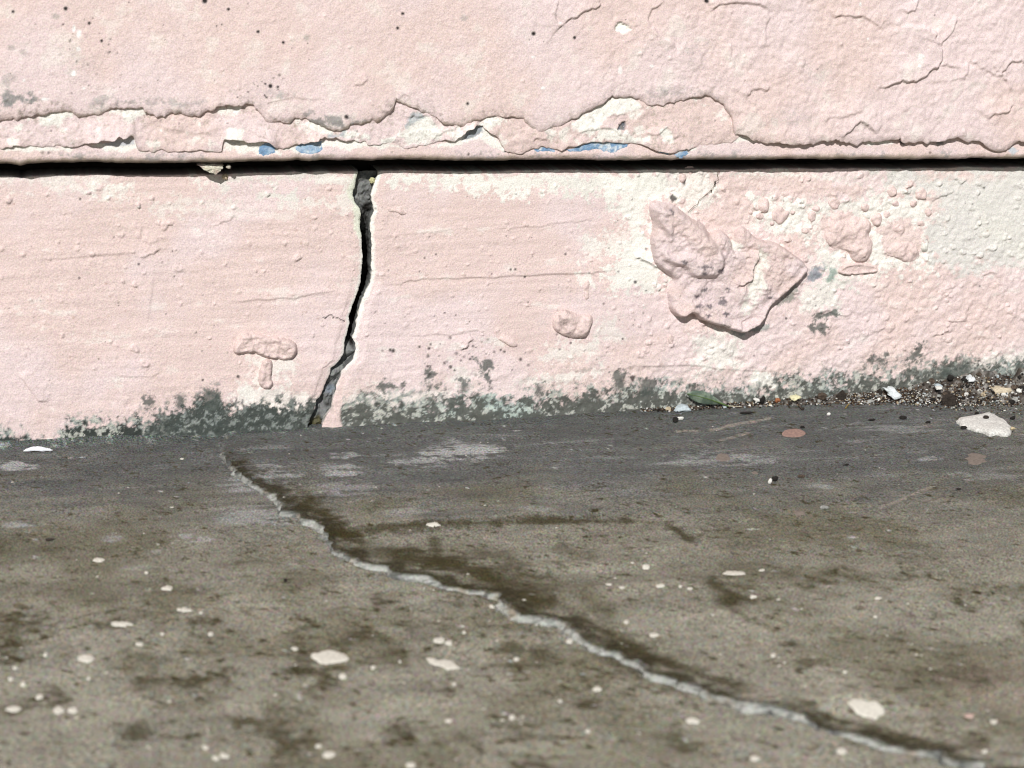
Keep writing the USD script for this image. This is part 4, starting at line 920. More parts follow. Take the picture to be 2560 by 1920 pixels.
# back of the open joint and the body of the wall behind all coats
M_BODY = plain('joint_shade', (.02, .016, .013), .95, .3)  # near-black colour stands in for the shade inside the joint
bv = trimesh.creation.box((6, .02, .03)); bv.apply_translation((0, .025, TOP_Z - .012))
tag(raw_mesh(path_of('joint_back', wall), bv.vertices, bv.faces, M_BODY, smooth=False), 'near black back of the open joint, shade put into its colour')
M_MASON = plain('masonry', (.45, .36, .32), .9, .2, 60)
bv = trimesh.creation.box((6, .2, 2.3)); bv.apply_translation((0, .0, 1.25)); bv.apply_translation((0, .1, 0))
tag(raw_mesh(path_of('masonry_core', wall), bv.vertices, bv.faces, M_MASON, smooth=False), 'masonry body of the wall')
bv = trimesh.creation.box((6, .2, .085)); bv.apply_translation((0, .13, .0375))
tag(raw_mesh(path_of('masonry_core', plinth), bv.vertices, bv.faces, M_MASON, smooth=False), 'masonry body of the plinth')

# patches of an old blue paint showing on the ledge
def wall_patch(name, P, y, hf, colour_fn, mat, parent, label=None, proud=.12, rag=2.5, res=.00033, seed=0):
    P = rough(P, rag, 3, 400 + seed, True)
    W = np.array([on_wall(a, b, y)[[0, 2]] for a, b in P]); lo, hi = W.min(0) - .0006, W.max(0) + .0006
    X, Z = np.meshgrid(np.arange(lo[0], hi[0], res), np.arange(lo[1], hi[1], res))
    u, v = project(np.stack([X, 0 * X + y, Z], -1))
    s = sd(u, v, P, 60) / PX
    h = hf(X, Z, u, v) + (proud * MM) * sst(.0, -.35, s) - .35 * MM * sst(-.05, .35, s)
    pr = grid_mesh(name, np.stack([X, y - h, Z], -1), colour_fn(X, Z, u, v), mat, parent, keep=s < .3)
    if label: tag(pr, label)
    return pr


def blue_col(X, Z, u, v):
    n = fb(X, Z, 2.0, 4, 291, .7); n2 = fb(X, Z, 6, 3, 292)
    c = lerp(np.array([.16, .28, .44]), np.array([.36, .47, .58]), sst(-.4, .7, n + .4 * n2))
    c = lerp(c, np.array([.62, .66, .68]), sst(.45, .9, n2 + .6 * fb(X, Z, 1.4, 3, 293)))
    return np.clip(lerp(c, np.array([.10, .14, .2]), .5 * sst(.5, 1, -n)), .01, .9)


for i, P in enumerate(BLUES):
    wall_patch('blue_paint', P, LEDGE_Y, ledge_front, blue_col, M_PAINT, wall, None, seed=i)

# paint chip hanging below the ledge, with a small crumb beside it
CHIP = region(380, 220, .23508)((478, 818), (560, 812), (640, 808), (720, 812), (762, 822), (750, 860), (720, 890), (690, 915), (650, 905), (600, 890), (540, 860))
chip = rough(CHIP, 2, 2, 71, True)
cy = -5.2 * MM
W = np.array([on_wall(a, b, cy) for a, b in chip])
cen = W.mean(0)
front, mids, back = W.copy(), cen + (W - cen) * .55, W.copy()
rg = np.random.default_rng(4)
front[:, 1] += rg.normal(0, .1, len(W)) * MM
mids[:, 1] -= (.5 + rg.normal(0, .15, len(W))) * MM
back[:, 1] += 1.6 * MM
back[:, 2] += .3 * MM
cv = np.vstack([[cen + [0, -.6 * MM, .0]], mids, front, back, [cen + [0, 1.7 * MM, 0]]])
n = len(W); fc = []
for i in range(n):
    j = (i + 1) % n
    fc += [[0, 1 + i, 1 + j], [1 + i, 1 + n + i, 1 + n + j], [1 + i, 1 + n + j, 1 + j], [1 + n + i, 1 + 2 * n + i, 1 + 2 * n + j], [1 + n + i, 1 + 2 * n + j, 1 + n + j], [1 + 2 * n + i, 1 + 3 * n, 1 + 2 * n + j]]
cc = lerp(np.array([.66, .63, .52]), PINK, sst(-.3, .5, fb(cv[:, 0], cv[:, 2], 4, 3, 301)))
tag(raw_mesh(path_of('paint_chip', wall), cv, np.array(fc)[:, ::-1], M_PAINT, np.clip(cc, 0, .9), smooth=False), 'loose chip of paint hanging from the ledge over the joint')


def rock(size, seed, sub=1, flat=(1, 1, 1), noise=.28):
    s = trimesh.creation.icosphere(subdivisions=sub, radius=1.0)
    r = np.random.default_rng(seed); d = s.vertices
    k = np.ones(len(d))
    for _ in range(7):
        a = r.normal(size=3); a /= np.linalg.norm(a)
        k -= np.maximum(d @ a - r.uniform(.45, .8), 0) * r.uniform(.5, 1.0)
    k += r.normal(0, noise * .25, len(d))
    return d * k[:, None] * np.array(flat) * size, s.faces


def rotz(V, a):
    c, s = math.cos(a), math.sin(a); return V @ np.array([[c, -s, 0], [s, c, 0], [0, 0, 1]]).T


V, f = rock(.9 * MM, 12, 2, (1, .8, .95))
raw_mesh(path_of('paint_chip', wall), V + on_wall(572, 418, -5.2 * MM), f, plain('old_chip', (.5, .46, .38)), smooth=False)
V, f = rock(1.3 * MM, 13, 2, (1, .7, .95))
tag(raw_mesh(path_of('mortar_crumb', plinth), V + on_wall(565, 443, -.3 * MM), f, plain('tan_crumb', (.52, .43, .30)), smooth=False), 'tan crumb on the plinth just below the loose paint chip')

# ------------------------------------------------------------------ dried paint drops on the floor
M_DROP = plain('dried_white_paint', (.60, .585, .51), .8, .22, 1300, .00012)
M_DROPP = plain('dried_pink_paint', (.30, .195, .16), .8, .3, 1200, .00004)
M_DROPF = plain('faded_pink_paint', (.185, .155, .13), .85, .3, 1200, .00004)
DROPS = [(824, 1646, 48, 18), (822, 1886, 16, 9), (1424, 1599, 9, 6), (1634, 1599, 13, 5), (1493, 1721, 12, 6), (1230, 1513, 7, 4), (1098, 1600, 16, 7), (1122, 1606, 10, 6), (933, 1671, 7, 5), (857, 1694, 11, 7), (1280, 1793, 9, 6), (1121, 1803, 9, 5), (1027, 1912, 13, 7), (1565, 1571, 7, 5), (1291, 1646, 8, 5), (1083, 1324, 19, 4), (1521, 1477, 9, 4), (1554, 1487, 8, 4), (1650, 1481, 13, 4), (1615, 1424, 10, 5),
         (247, 1400, 16, 5), (419, 1472, 15, 7), (462, 1528, 17, 5), (302, 1563, 29, 6), (349, 1615, 11, 4), (215, 1650, 25, 9), (147, 1776, 16, 9), (182, 1776, 14, 8), (33, 1772, 20, 8), (99, 1743, 11, 6), (27, 1700, 7, 5), (58, 1712, 8, 5), (527, 1587, 7, 5), (406, 1588, 6, 4), (560, 1884, 10, 7), (737, 1625, 9, 5), (796, 1864, 8, 5), (513, 1865, 8, 6), (502, 1535, 5, 3), (222, 1700, 5, 4), (366, 1432, 5, 3), (540, 1890, 8, 6), (114, 1640, 6, 4), (38, 1673, 6, 4),
         (1835, 1442, 28, 9), (1732, 1797, 18, 7), (1887, 1892, 13, 7), (1882, 1503, 9, 4), (1932, 1650, 7, 5), (2195, 1505, 9, 4), (2483, 1816, 10, 6), (2104, 1876, 14, 8), (1904, 1431, 8, 3), (1724, 1488, 7, 3), (2187, 1552, 5, 3), (2112, 1692, 6, 4), (1566, 1570, 7, 4), (1700, 1483, 5, 3), (2200, 1785, 8, 6), (2460, 1900, 8, 5), (1400, 1750, 6, 4), (1470, 1825, 7, 5), (1000, 1655, 4, 3), (1136, 1712, 6, 4), (455, 1144, 5, 2), (1160, 1580, 5, 3)]


def drop(P, mat, proud, name='paint_drop', label=None):
    """P: outline in pixels, fan of rings on the floor"""
    P = np.asarray(P, float); c = P.mean(0); W = []
    for k in (0.0, .35, .65, .88, 1.0):
        Q = c + (P - c) * k if k else c[None]
        w = np.array([on_floor(*q)[:2] for q in Q])
        z = floor_h(w[:, 0], w[:, 1]) + (proud * (1 - k ** 4) + .10 - (.3 if k == 1 else 0)) * MM
        W.append(np.column_stack([w, z]))
    n = len(P); V = np.vstack(W); f = []
    for i in range(n):
        j = (i + 1) % n; f.append([0, 1 + i, 1 + j])
        for r in range(3):
            a, b = 1 + r * n, 1 + (r + 1) * n
            f += [[a + i, b + i, b + j], [a + i, b + j, a + j]]
    f = np.array(f)
    w = V[f]; nz = np.cross(w[:, 1] - w[:, 0], w[:, 2] - w[:, 0])[:, 2]
    if nz.sum() < 0: f = f[:, ::-1]
    pr = raw_mesh(path_of(name, floor), V, f, mat)
    if label: tag(pr, label)
    return pr


def ellipse(a, b, rx, ry, seed, wob=.10, n=20):
    r = np.random.default_rng(seed); t = np.linspace(0, 2 * np.pi, n, endpoint=False)
    k = 1 + sum(r.normal(0, wob / (q ** .6)) * np.cos(q * t + r.uniform(0, 6.3)) for q in (2, 3, 4, 5, 7))
    return np.column_stack([a + rx * k * np.cos(t), b + ry * k * np.sin(t)])


for i, (a, b, rx, ry) in enumerate(DROPS):
    drop(rough(ellipse(a, b, rx, ry, 500 + i, .08 if rx > 30 else .14), 1.6, 1, 900 + i, True), M_DROP, .18 if rx > 20 else .12, label='largest round drop of dried white paint' if i == 0 else None)
F2 = region(800, 1000, .5545)
F3 = region(1660, 1000, .5545)
drop(F2((470, 1160), (500, 1158), (525, 1172), (560, 1166), (600, 1172), (615, 1190), (642, 1208), (600, 1215), (575, 1220), (545, 1200), (515, 1196), (490, 1185)), M_DROP, .12, label='star shaped splash of dried white paint')
drop(F3((818, 1390), (840, 1376), (880, 1374), (915, 1386), (960, 1385), (990, 1405), (1000, 1428), (970, 1440), (955, 1460), (935, 1445), (900, 1440), (865, 1430), (845, 1412)), M_DROP, .16, label='large jagged drop of dried white paint beside the floor crack')
drop(ellipse(1984, 1086, 31, 12, 601, .04), M_DROPP, .10, label='round drop of dried dark pink paint')
drop(ellipse(1998, 1291, 15, 6, 602), M_DROPF, .08)
drop(ellipse(1807, 1150, 18, 11, 603, .15), M_DROPF, .05)
drop(ellipse(2440, 1150, 32, 14, 604, .2), M_DROPF, .05)
drop(ellipse(1887, 1189, 8, 4, 605), M_DROPF, .06)
drop(ellipse(2422, 1802, 13, 6, 606), plain('pale_pink_paint', (.52, .38, .33), .8, .15), .1)
rg = np.random.default_rng(88)
sv, sf, k0 = [], [], 0
for _ in range(130):                             # fine spatter, far too small to count
    a, b = rg.uniform(-30, 2590), rg.uniform(1060, 1930) if rg.random() < .75 else rg.uniform(1500, 1930)
    p = on_floor(a, b); r = rg.uniform(.12, .42) * MM; n = 7
    t = np.linspace(0, 2 * np.pi, n, endpoint=False)
    x, y = p[0] + r * np.cos(t) * rg.uniform(.8, 1.5), p[1] + r * np.sin(t)
    z = floor_h(np.append(x, p[0]), np.append(y, p[1])) + .06 * MM; z[-1] += .12 * MM; z[:-1] -= .05 * MM
    sv.append(np.column_stack([np.append(x, p[0]), np.append(y, p[1]), z])); sf.append(np.array([[k0 + i, k0 + (i + 1) % n, k0 + n] for i in range(n)])); k0 += n + 1
tag(raw_mesh(path_of('paint_spatter', floor), np.vstack(sv), np.vstack(sf), M_DROP), 'fine flecks of dried white paint', kind='stuff')

# ------------------------------------------------------------------ loose things on the floor
M_BLK, M_BRN, M_DBR = plain('black_dirt', (.016, .014, .012), .9, .4), plain('brown_dirt', (.075, .055, .04), .9, .5), plain('dark_brown_dirt', (.03, .023, .018), .9, .5)
M_WHT, M_GRY, M_TAN = plain('white_plaster', (.70, .69, .64), .85, .12, 1800, .0002), plain('grey_grit', (.30, .30, .28), .9, .4), plain('tan_grit', (.42, .35, .24), .9, .3)
M_BLU = plain('bluish_flake', (.44, .50, .52), .8, .25)


def loose(name, px, py, size, mat, label, cat, flat=(1, 1, 1), seed=0, sub=2, group=None, ang=0, up=0, y=None, tilt=0):
    """a stone or crumb lying on the floor (or on the heap, at the depth y) where the pixel says"""
    if y is None:
        p = on_floor(px, py); z = float(floor_h(np.array([p[0]]), np.array([p[1]]))[0])
    else:
        p = on_wall(px, py, y); z = None
    V, f = rock(size * MM, seed, sub, flat)
    V = rotz(V, ang)
    if tilt:
        c, s = math.cos(tilt), math.sin(tilt); V = V @ np.array([[c, 0, s], [0, 1, 0], [-s, 0, c]]).T
    base = (p[0], p[1], z + up * MM) if z is not None else (p[0], y, p[2])
    V[:, 2] -= V[:, 2].min() * .85 if z is not None else 0
    x = UsdGeom.Mesh
    pr = raw_mesh(path_of(name), V, f, mat, smooth=False)
    UsdGeom.Xformable(pr).AddTranslateOp().Set(Gf.Vec3d(*map(float, base)))
    return tag(pr, label, cat, group)


# the big white fragment
FRAG = D1((1395, 730), (1440, 700), (1540, 690), (1640, 690), (1720, 665), (1790, 645), (1850, 655), (1920, 690), (2000, 740), (2060, 790), (2065, 850), (2030, 890), (1960, 895), (1850, 885), (1740, 865), (1640, 845), (1540, 810), (1440, 770))
P = rough(FRAG, 1.6, 2, 33, True)
low = np.array([on_floor(a, b, 0.9 * MM) for a, b in P]); cen = low.mean(0)
rings = []
def soft(a, q):
    return sum(np.roll(a, i, 0) for i in range(-q, q + 1)) / (2 * q + 1)


for k, hz, q in ((1.0, -.6, 0), (1.0, .55, 0), (.95, 1.2, 1), (.86, 1.7, 3), (.72, 2.05, 5), (.55, 2.25, 8), (.36, 2.4, 10), (.16, 2.5, 12)):
    w = cen + (soft(low, q) - cen) * np.array([k, k, 1]); w[:, 1] += (1 - k) * 1.0 * MM
    w[:, 2] = (hz + (.28 * fb(w[:, 0], w[:, 1], 4, 3, 311) + .14 * fb(w[:, 0], w[:, 1], 1.3, 3, 312) if hz > 0 else 0)) * MM + floor_h(cen[:1], cen[1:2])[0]
    rings.append(w)
n = len(P); V = np.vstack(rings + [rings[-1].mean(0)[None]]); f = []
for r in range(len(rings) - 1):
    for i in range(n):
        j = (i + 1) % n; f += [[r * n + i, r * n + j, (r + 1) * n + j], [r * n + i, (r + 1) * n + j, (r + 1) * n + i]]
f += [[(len(rings) - 1) * n + i, (len(rings) - 1) * n + (i + 1) % n, len(V) - 1] for i in range(n)]
f = np.array(f)
w = V[f]
if np.cross(w[:, 1] - w[:, 0], w[:, 2] - w[:, 0])[-n:, 2].sum() < 0: f = f[:, ::-1]
M_FRAG = plain('pitted_plaster', (.62, .61, .57), .9, .3, 1500, .0004)
fragment = thing('plaster_fragment', 'largest white fragment of plaster, pointed at its left end, on the floor', 'plaster', cen)
raw_mesh(path_of('fragment_body', fragment), V - cen, f, M_FRAG, smooth=False)
V, f = rock(1.0 * MM, 5, 1, (1.2, 1, .7)); q = on_floor(*D1((2065, 885))[0]) - cen; q[2] = .9 * MM
tag(raw_mesh(path_of('flake', fragment), V + q, f, plain('ochre_flake', (.50, .42, .26)), smooth=False), 'ochre flake at the right end')
q = on_floor(*D1((1757, 690))[0], 3.0 * MM)
pr = loose('crumb', 0, 0, 1.0, M_DBR, 'brown crumb resting on top of the largest white plaster fragment', 'crumb', (1, 1, .9), 6, y=q[1])
UsdGeom.Xformable(pr).GetOrderedXformOps()[0].Set(Gf.Vec3d(q[0], q[1], q[2]))

for i, (a, b, s, m, lab, fl) in enumerate((
        (2258, 1051, 1.25, M_BLK, 'round black crumb on bare floor left of the largest white fragment', (1.1, 1, .8)),
        (2179, 1056, .9, M_BLK, 'thin black crumb with a spiky outline left of the round black crumb', (1.6, .6, .5)),
        (2319, 1061, .9, M_BLK, 'spiky black crumb between the round black crumb and the white fragment', (1.3, .6, .6)),
        (2531, 1050, 1.1, M_BLK, 'dark crumb by the right end of the largest white fragment', (1.3, .8, .7)),
        (2408, 1073, 1.1, M_BLK, 'dark crumb tucked under the front of the largest white fragment', (1.4, .8, .5)),
        (2443, 1036, .8, M_BLK, 'dark crumb just behind the largest white fragment', (1.2, .8, .6)),
        (1866, 1038, 1.6, M_BLK, 'long flat black crumb in front of the green leaf', (1.6, .6, .4)),
        (2006, 1028, .8, M_DBR, 'dark crumb at the foot of a short twig near the corner', (1, .8, .9)),
        (1688, 1060, 1.2, M_BLK, 'black crumb touching a white crumb, left of the green leaf', (.9, .8, 1)),
        (1700, 1053, 1.0, M_WHT, 'white crumb touching a black crumb, left of the green leaf', (1.3, .8, .8)),
        (2114, 1166, .8, M_BLK, 'small black crumb alone in the middle of the grey floor at the right', (1.5, .8, .5)),
        (1937, 1211, 1.1, M_BLK, 'black crumb beside a white one, below the faded pink drops', (1.1, .8, .9)),
        (1924, 1216, .9, M_WHT, 'white crumb beside a black one, below the faded pink drops', (.9, .9, 1)),
        (2002, 1202, 1.0, M_BRN, 'brown crumb right of the black and white pair', (1.4, .8, .6)),
        (2071, 1043, .75, M_WHT, 'bright white crumb behind the dark pink paint drop', (1, .9, .9)),
        (2006, 1074, .85, M_BLK, 'black crumb at the rear edge of the dark pink paint drop', (1.3, .7, .7)),
        (2060, 1282, 1.1, M_GRY, 'grey and black crumb on the floor below the brown crumb', (1.4, .7, .7)),
        (125, 1351, 1.1, M_DBR, 'flat dark flake on the floor at the left, above the paint drops', (1.6, 1, .25)),
        (714, 1456, .6, M_BLK, 'tiny black crumb on the floor between the crack and the left paint drops', (1, .8, .8)),
        (2294, 1017, .8, M_TAN, 'small olive flake on the floor between the heap and the black crumbs', (1.6, .8, .4)),
        (2395, 1228, .7, M_BLK, 'small black crumb on the floor in front of the largest white fragment', (1.4, .8, .5)))):
    loose('crumb', a, b, s, m, lab, 'crumb', fl, 700 + i)


def shard(name, P, y0, y1, thick, mat, label, cat, dome=.4, seed=1):
    """a flat chip standing or leaning near the plinth: outline in pixels on a plane that leans from y0 (foot) to y1 (head)"""
    P = rough(P, 1.5, 2, seed, True); v0, v1 = P[:, 1].min(), P[:, 1].max()
    W = []
    for a, b in P:
        t = (v1 - b) / (v1 - v0); W.append(on_wall(a, b, y0 + (y1 - y0) * t))
    W = np.array(W); c = W.mean(0); n = len(W); r = np.random.default_rng(seed)
    front, inner, back = W, c + (W - c) * .7, W.copy()
    inner = inner + np.array([0, -dome * MM, dome * .4 * MM]); inner[:, 1] += r.normal(0, .12, n) * MM
    back[:, 1] += thick * MM
    V = np.vstack([[c + np.array([0, -dome * MM * 1.1, dome * .4 * MM])], inner, front, back, [c + np.array([0, thick * MM, 0])]]); f = []
    for i in range(n):
        j = (i + 1) % n; f += [[0, 1 + i, 1 + j], [1 + i, 1 + n + i, 1 + n + j], [1 + i, 1 + n + j, 1 + j], [1 + n + i, 1 + 2 * n + i, 1 + 2 * n + j], [1 + n + i, 1 + 2 * n + j, 1 + n + j], [1 + 2 * n + i, 1 + 3 * n, 1 + 2 * n + j]]
    f = np.array(f); w = V[f[::6]]
    if np.cross(w[:, 1] - w[:, 0], w[:, 2] - w[:, 0])[:, 1].sum() > 0: f = f[:, ::-1]
    base = np.array([c[0], c[1], W[:, 2].min()])
    pr = raw_mesh(path_of(name), V - base, f, mat, smooth=False)
    UsdGeom.Xformable(pr).AddTranslateOp().Set(Gf.Vec3d(*map(float, base)))
    return tag(pr, label, cat)


shard('plaster_shard', D1((530, 340), (600, 325), (680, 370), (740, 420), (720, 460), (650, 475), (620, 440), (590, 400)), -8 * MM, -4 * MM, 1.6, plain('pale_shard', (.62, .66, .66), .8, .12), 'pale bluish white shard leaning in the heap of dirt along the corner', 'plaster', .7, 3)
shard('plaster_shard', D1((1840, 350), (1930, 325), (2060, 335), (2100, 360), (2060, 395), (1980, 425), (1890, 410)), -11 * MM, -8 * MM, 2, plain('beige_stone', (.52, .45, .33), .9, .25), 'beige chip lying in the heap of dirt at the right edge', 'plaster', .8, 4)
shard('plaster_shard', D1((1160, 325), (1220, 320), (1220, 355), (1170, 360)), -9 * MM, -7.5 * MM, 1.2, M_WHT, 'small square white chip in the middle of the heap of dirt', 'plaster', .4, 5)
shard('plaster_shard', D1((1530, 200), (1580, 180), (1620, 210), (1610, 260), (1560, 265), (1525, 240)), -4 * MM, -2 * MM, 1.5, plain('white_grey_chip', (.66, .68, .68), .85, .2), 'whitish chip high in the heap of dirt against the plinth', 'plaster', .5, 6)
shard('plaster_shard', D2((210, 435), (240, 390), (290, 360), (340, 370), (370, 400), (390, 420), (380, 432)), -4.5 * MM, -2 * MM, 1.5, M_BLU, 'pale blue flake in the corner under the green leaf', 'plaster', .6, 7)
shard('plaster_shard', D2((1490, 290), (1530, 262), (1590, 265), (1605, 290), (1560, 310), (1500, 308)), -3 * MM, -1.8 * MM, 1.2, plain('cream_chip', (.70, .66, .42), .85, .2), 'cream yellow chip in the corner right of the green leaf', 'plaster', .5, 8)
shard('plaster_shard', D2((1085, 310), (1110, 288), (1140, 300), (1135, 330), (1105, 348)), -3 * MM, -1.8 * MM, 1, M_WHT, 'small white chip in the corner beside a black crumb', 'plaster', .4, 9)
P = region(0, 1000, .5545)((105, 231), (130, 218), (160, 212), (195, 214), (220, 220), (238, 227), (190, 232))
shard('plaster_shard', P, -8.5 * MM, -8.0 * MM, .5, plain('white_sliver', (.78, .80, .84), .7, .1), 'thin white sliver of paint at the foot of the plinth at the left', 'paint sliver', .25, 10)
loose('crumb', *D2((1342, 318))[0], 1.2, plain('orange_crumb', (.28, .11, .05), .85, .4), 'orange brown crumb in the corner between leaf and cream chip', 'crumb', (1, .9, .9), 720, y=-2.2 * MM)
loose('crumb', *D2((1175, 300))[0], 1.2, M_BLK, 'black pointed crumb in the corner beside the small white chip', 'crumb', (1, .8, 1.2), 721, y=-2 * MM)
loose('dirt_clod', *D2((2050, 265))[0], 2.5, M_DBR, 'tall dark brown clod of dirt standing in the corner', 'dirt clod', (.75, .7, 1.15), 722, sub=3, y=-2.5 * MM)
loose('dirt_clod', *D2((1840, 265))[0], 1.9, M_BRN, 'reddish brown clod of dirt left of the tall dark one', 'dirt clod', (1.1, .7, .8), 723, sub=2, y=-2.5 * MM)
loose('dirt_clod', *D1((1300, 490))[0], 3.0, M_DBR, 'dark brown clod of dirt at the front of the heap, above the round black crumb', 'dirt clod', (1.05, .8, .85), 724, sub=3, y=-14 * MM)
loose('dirt_clod', *D1((1335, 215))[0], 1.4, M_BLK, 'round black clod of dirt high in the heap against the plinth', 'dirt clod', (1, .8, 1), 725, sub=2, y=-3 * MM)
loose('dirt_clod', *D1((2170, 370))[0], 2.4, M_BLK, 'black clod of dirt at the far right of the heap', 'dirt clod', (1.1, .8, .9), 726, sub=2, y=-9 * MM)

# green leaf leaning on the foot of the plinth
LEAF = D2((335, 250), (350, 222), (400, 204), (480, 200), (560, 222), (640, 255), (720, 295), (780, 345), (805, 378), (760, 382), (690, 368), (600, 345), (520, 348), (440, 335), (380, 300))
leaf = thing('leaf', 'small dark green leaf leaning on the foot of the plinth', 'leaf', on_wall(*D2((800, 375))[0], -3 * MM))
lo_ = np.array(on_wall(*D2((800, 375))[0], -3 * MM))
A, B = D2((800, 378))[0], D2((338, 240))[0]
nt, ns = 28, 11
T, S = np.meshgrid(np.linspace(0, 1, nt), np.linspace(-1, 1, ns), indexing='ij')
half_u = np.array([0, .12, .35, .62, .85, 1.0, 1.02, .9, .6, .0])
wid = np.interp(T, np.linspace(0, 1, 10), half_u)
ax = B - A; nrm = np.array([-ax[1], ax[0]]) / np.linalg.norm(ax)
pu = A[0] + ax[0] * T + nrm[0] * S * wid * 15; pv = A[1] + ax[1] * T + nrm[1] * S * wid * 15 - 3 * np.sin(np.pi * T)
LV = np.stack([on_wall(a, b, (-3.2 - .9 * math.sin(math.pi * t) + .5 * s * s - 0.4 * s) * MM) for a, b, t, s in zip(pu.ravel(), pv.ravel(), T.ravel(), S.ravel())]) - lo_
gc = lerp(np.array([.09, .125, .095]), np.array([.20, .25, .19]), sst(-.5, .6, fb(LV[:, 0], LV[:, 2], 1.6, 3, 321)))
gc = lerp(gc, np.array([.11, .19, .02]), sst(.2, .0, T.ravel()))
gc = lerp(gc, np.array([.10, .13, .07]), .6 * sst(.12, .02, np.abs(np.abs(S.ravel()) - .45)))
raw_mesh(path_of('leaf_blade', leaf), LV, grid_faces(nt, ns), M_PAINT, gc)


def tube(pts, r, sides=6):
    pts = np.asarray(pts, float); V = []; n = len(pts)
    r = np.broadcast_to(r, n)
    for i in range(n):
        d = pts[min(i + 1, n - 1)] - pts[max(i - 1, 0)]; d /= np.linalg.norm(d) + 1e-12
        a = np.cross(d, [0.3, .9, .1]); a /= np.linalg.norm(a); b = np.cross(d, a)
        for k in range(sides): V.append(pts[i] + r[i] * (a * math.cos(2 * math.pi * k / sides) + b * math.sin(2 * math.pi * k / sides)))
    f = [[i * sides + k, i * sides + (k + 1) % sides, (i + 1) * sides + (k + 1) % sides, (i + 1) * sides + k] for i in range(n - 1) for k in range(sides)]
    return np.array(V), np.array(f)


V, f = tube(LV.reshape(nt, ns, 3)[:, ns // 2] + [0, -.1 * MM, 0], np.linspace(.22, .08, nt) * MM)
raw_mesh(path_of('midrib', leaf), V, f, plain('leaf_rib', (.10, .16, .04)))
V, f = tube([np.zeros(3), on_wall(*D2((870, 380))[0], -4 * MM) - lo_, on_wall(*D2((950, 386))[0], -5 * MM) - lo_], [.18 * MM, .12 * MM, .08 * MM])
raw_mesh(path_of('stalk', leaf), V, f, plain('leaf_stalk', (.45, .42, .30)))

# dangling thread with a dead speck caught in it, on the plinth
TH = L1((770, -10), (750, 40), (735, 90), (715, 125), (690, 165), (640, 215), (570, 270), (520, 330), (460, 385))
th = np.array([on_wall(a, b, -.9 * MM - .3 * MM * (i % 2)) for i, (a, b) in enumerate(rough(TH, 2, 1, 3))])
thread = thing('thread', 'thin brown thread hanging from the joint above the largest lump', 'thread', th[0])
V, f = tube(th - th[0], .085 * MM, 5); raw_mesh(path_of('strand', thread), V, f, plain('brown_thread', (.13, .08, .04)))
V, f = rock(.62 * MM, 31, 2, (.55, .6, 1.3)); raw_mesh(path_of('seed', thread), V + on_wall(*L1((722, 105))[0], -1.2 * MM) - th[0], f, M_BLK, smooth=False)
V, f = rock(.45 * MM, 32, 1, (.8, .5, .8)); raw_mesh(path_of('seed', thread), V + on_wall(*L1((690, 180))[0], -1.0 * MM) - th[0], f, M_BRN, smooth=False)
# short twigs by the corner
for i, (a, b, lab) in enumerate((((1995, 1020), (2005, 1030), 'short dark twig on the floor in front of the orange crumb'), ((2113, 1028), (2123, 1016), 'short ochre twig on the floor in front of the tall dark clod'), ((2170, 1000), (2218, 998), 'thin dark straw along the corner left of the pale shard'), ((2226, 1012), (2250, 990), 'thin dark straw under the pale shard'))):
    p, q = on_floor(*a), on_floor(*b)
    p[1], q[1] = min(p[1], -3 * MM), min(q[1], -3 * MM)
    p[2] = q[2] = .5 * MM + floor_h(p[:1], p[1:2])[0]
    V, f = tube([p - p, (q - p) * .5 + [0, 0, .25 * MM], q - p], .28 * MM)
    pr = raw_mesh(path_of('twig'), V, f, M_BRN if i != 1 else plain('ochre_twig', (.28, .2, .06)))
    UsdGeom.Xformable(pr).AddTranslateOp().Set(Gf.Vec3d(*map(float, p))); tag(pr, lab, 'twig')

# heap of dirt in the corner, growing towards the right, and its grains
hx = np.arange(on_floor(1560, 1035)[0], .40, .0006)
su = project(np.column_stack([hx, 0 * hx, 0 * hx]))[0]
HH = np.interp(su, [1560, 1680, 1900, 2050, 2200, 2330, 2420, 2560, 3000], [.0, .9, 1.1, 2.0, 2.2, 5.0, 7.0, 7.5, 8]) * MM
HD = np.interp(su, [1560, 1680, 1900, 2050, 2200, 2330, 2420, 2560, 3000], [.2, 2.2, 2.4, 4, 6, 12, 16, 18, 19]) * MM


def heap_z(x, y):
    h, d = np.interp(x, hx, HH), np.interp(x, hx, HD)
    t = np.clip(-y / np.maximum(d * (1 + .3 * fb(x, y * 0, 9, 3, 331)), 1e-5), 0, 1.4)
    return h * np.clip(1 - t, -.3, 1) ** 1.0 if np.isscalar(t) else h * (np.where(t < 1, (1 - np.minimum(t, 1)) ** 1.15, -(t - 1) * .6)) * (1 + .35 * fb(x, y, 5, 3, 332))


tt = np.linspace(-.06, 1.12, 36)
X, Tt = np.meshgrid(hx, tt, indexing='ij'); Y = -Tt * np.interp(X, hx, HD)
Zh = heap_z(X, Y) + (.25 * fb(X, Y, 1.6, 3, 333)) * MM * sst(1.1, .8, Tt) + floor_h(X, np.minimum(Y, 0)) - .15 * MM
k = fb(X, Y, 2, 4, 334, .7)
cc = lerp(lerp(np.array([.07, .06, .05]), np.array([.20, .185, .165]), sst(-.4, .5, k)), np.array([.36, .35, .33]), sst(.3, .9, k) * .8)
cc = lerp(cc, DARK * 1.3, sst(.2, .8, fb(X, Y, 4, 3, 335)) * .8)
heap = grid_mesh('dirt_heap', np.stack([X, Y, Zh], -1), np.clip(cc, .01, .8), M_CONC, None, flip=True)
tag(heap, 'low heap of fine grey brown dirt swept into the corner at the right', 'dirt', kind='stuff')

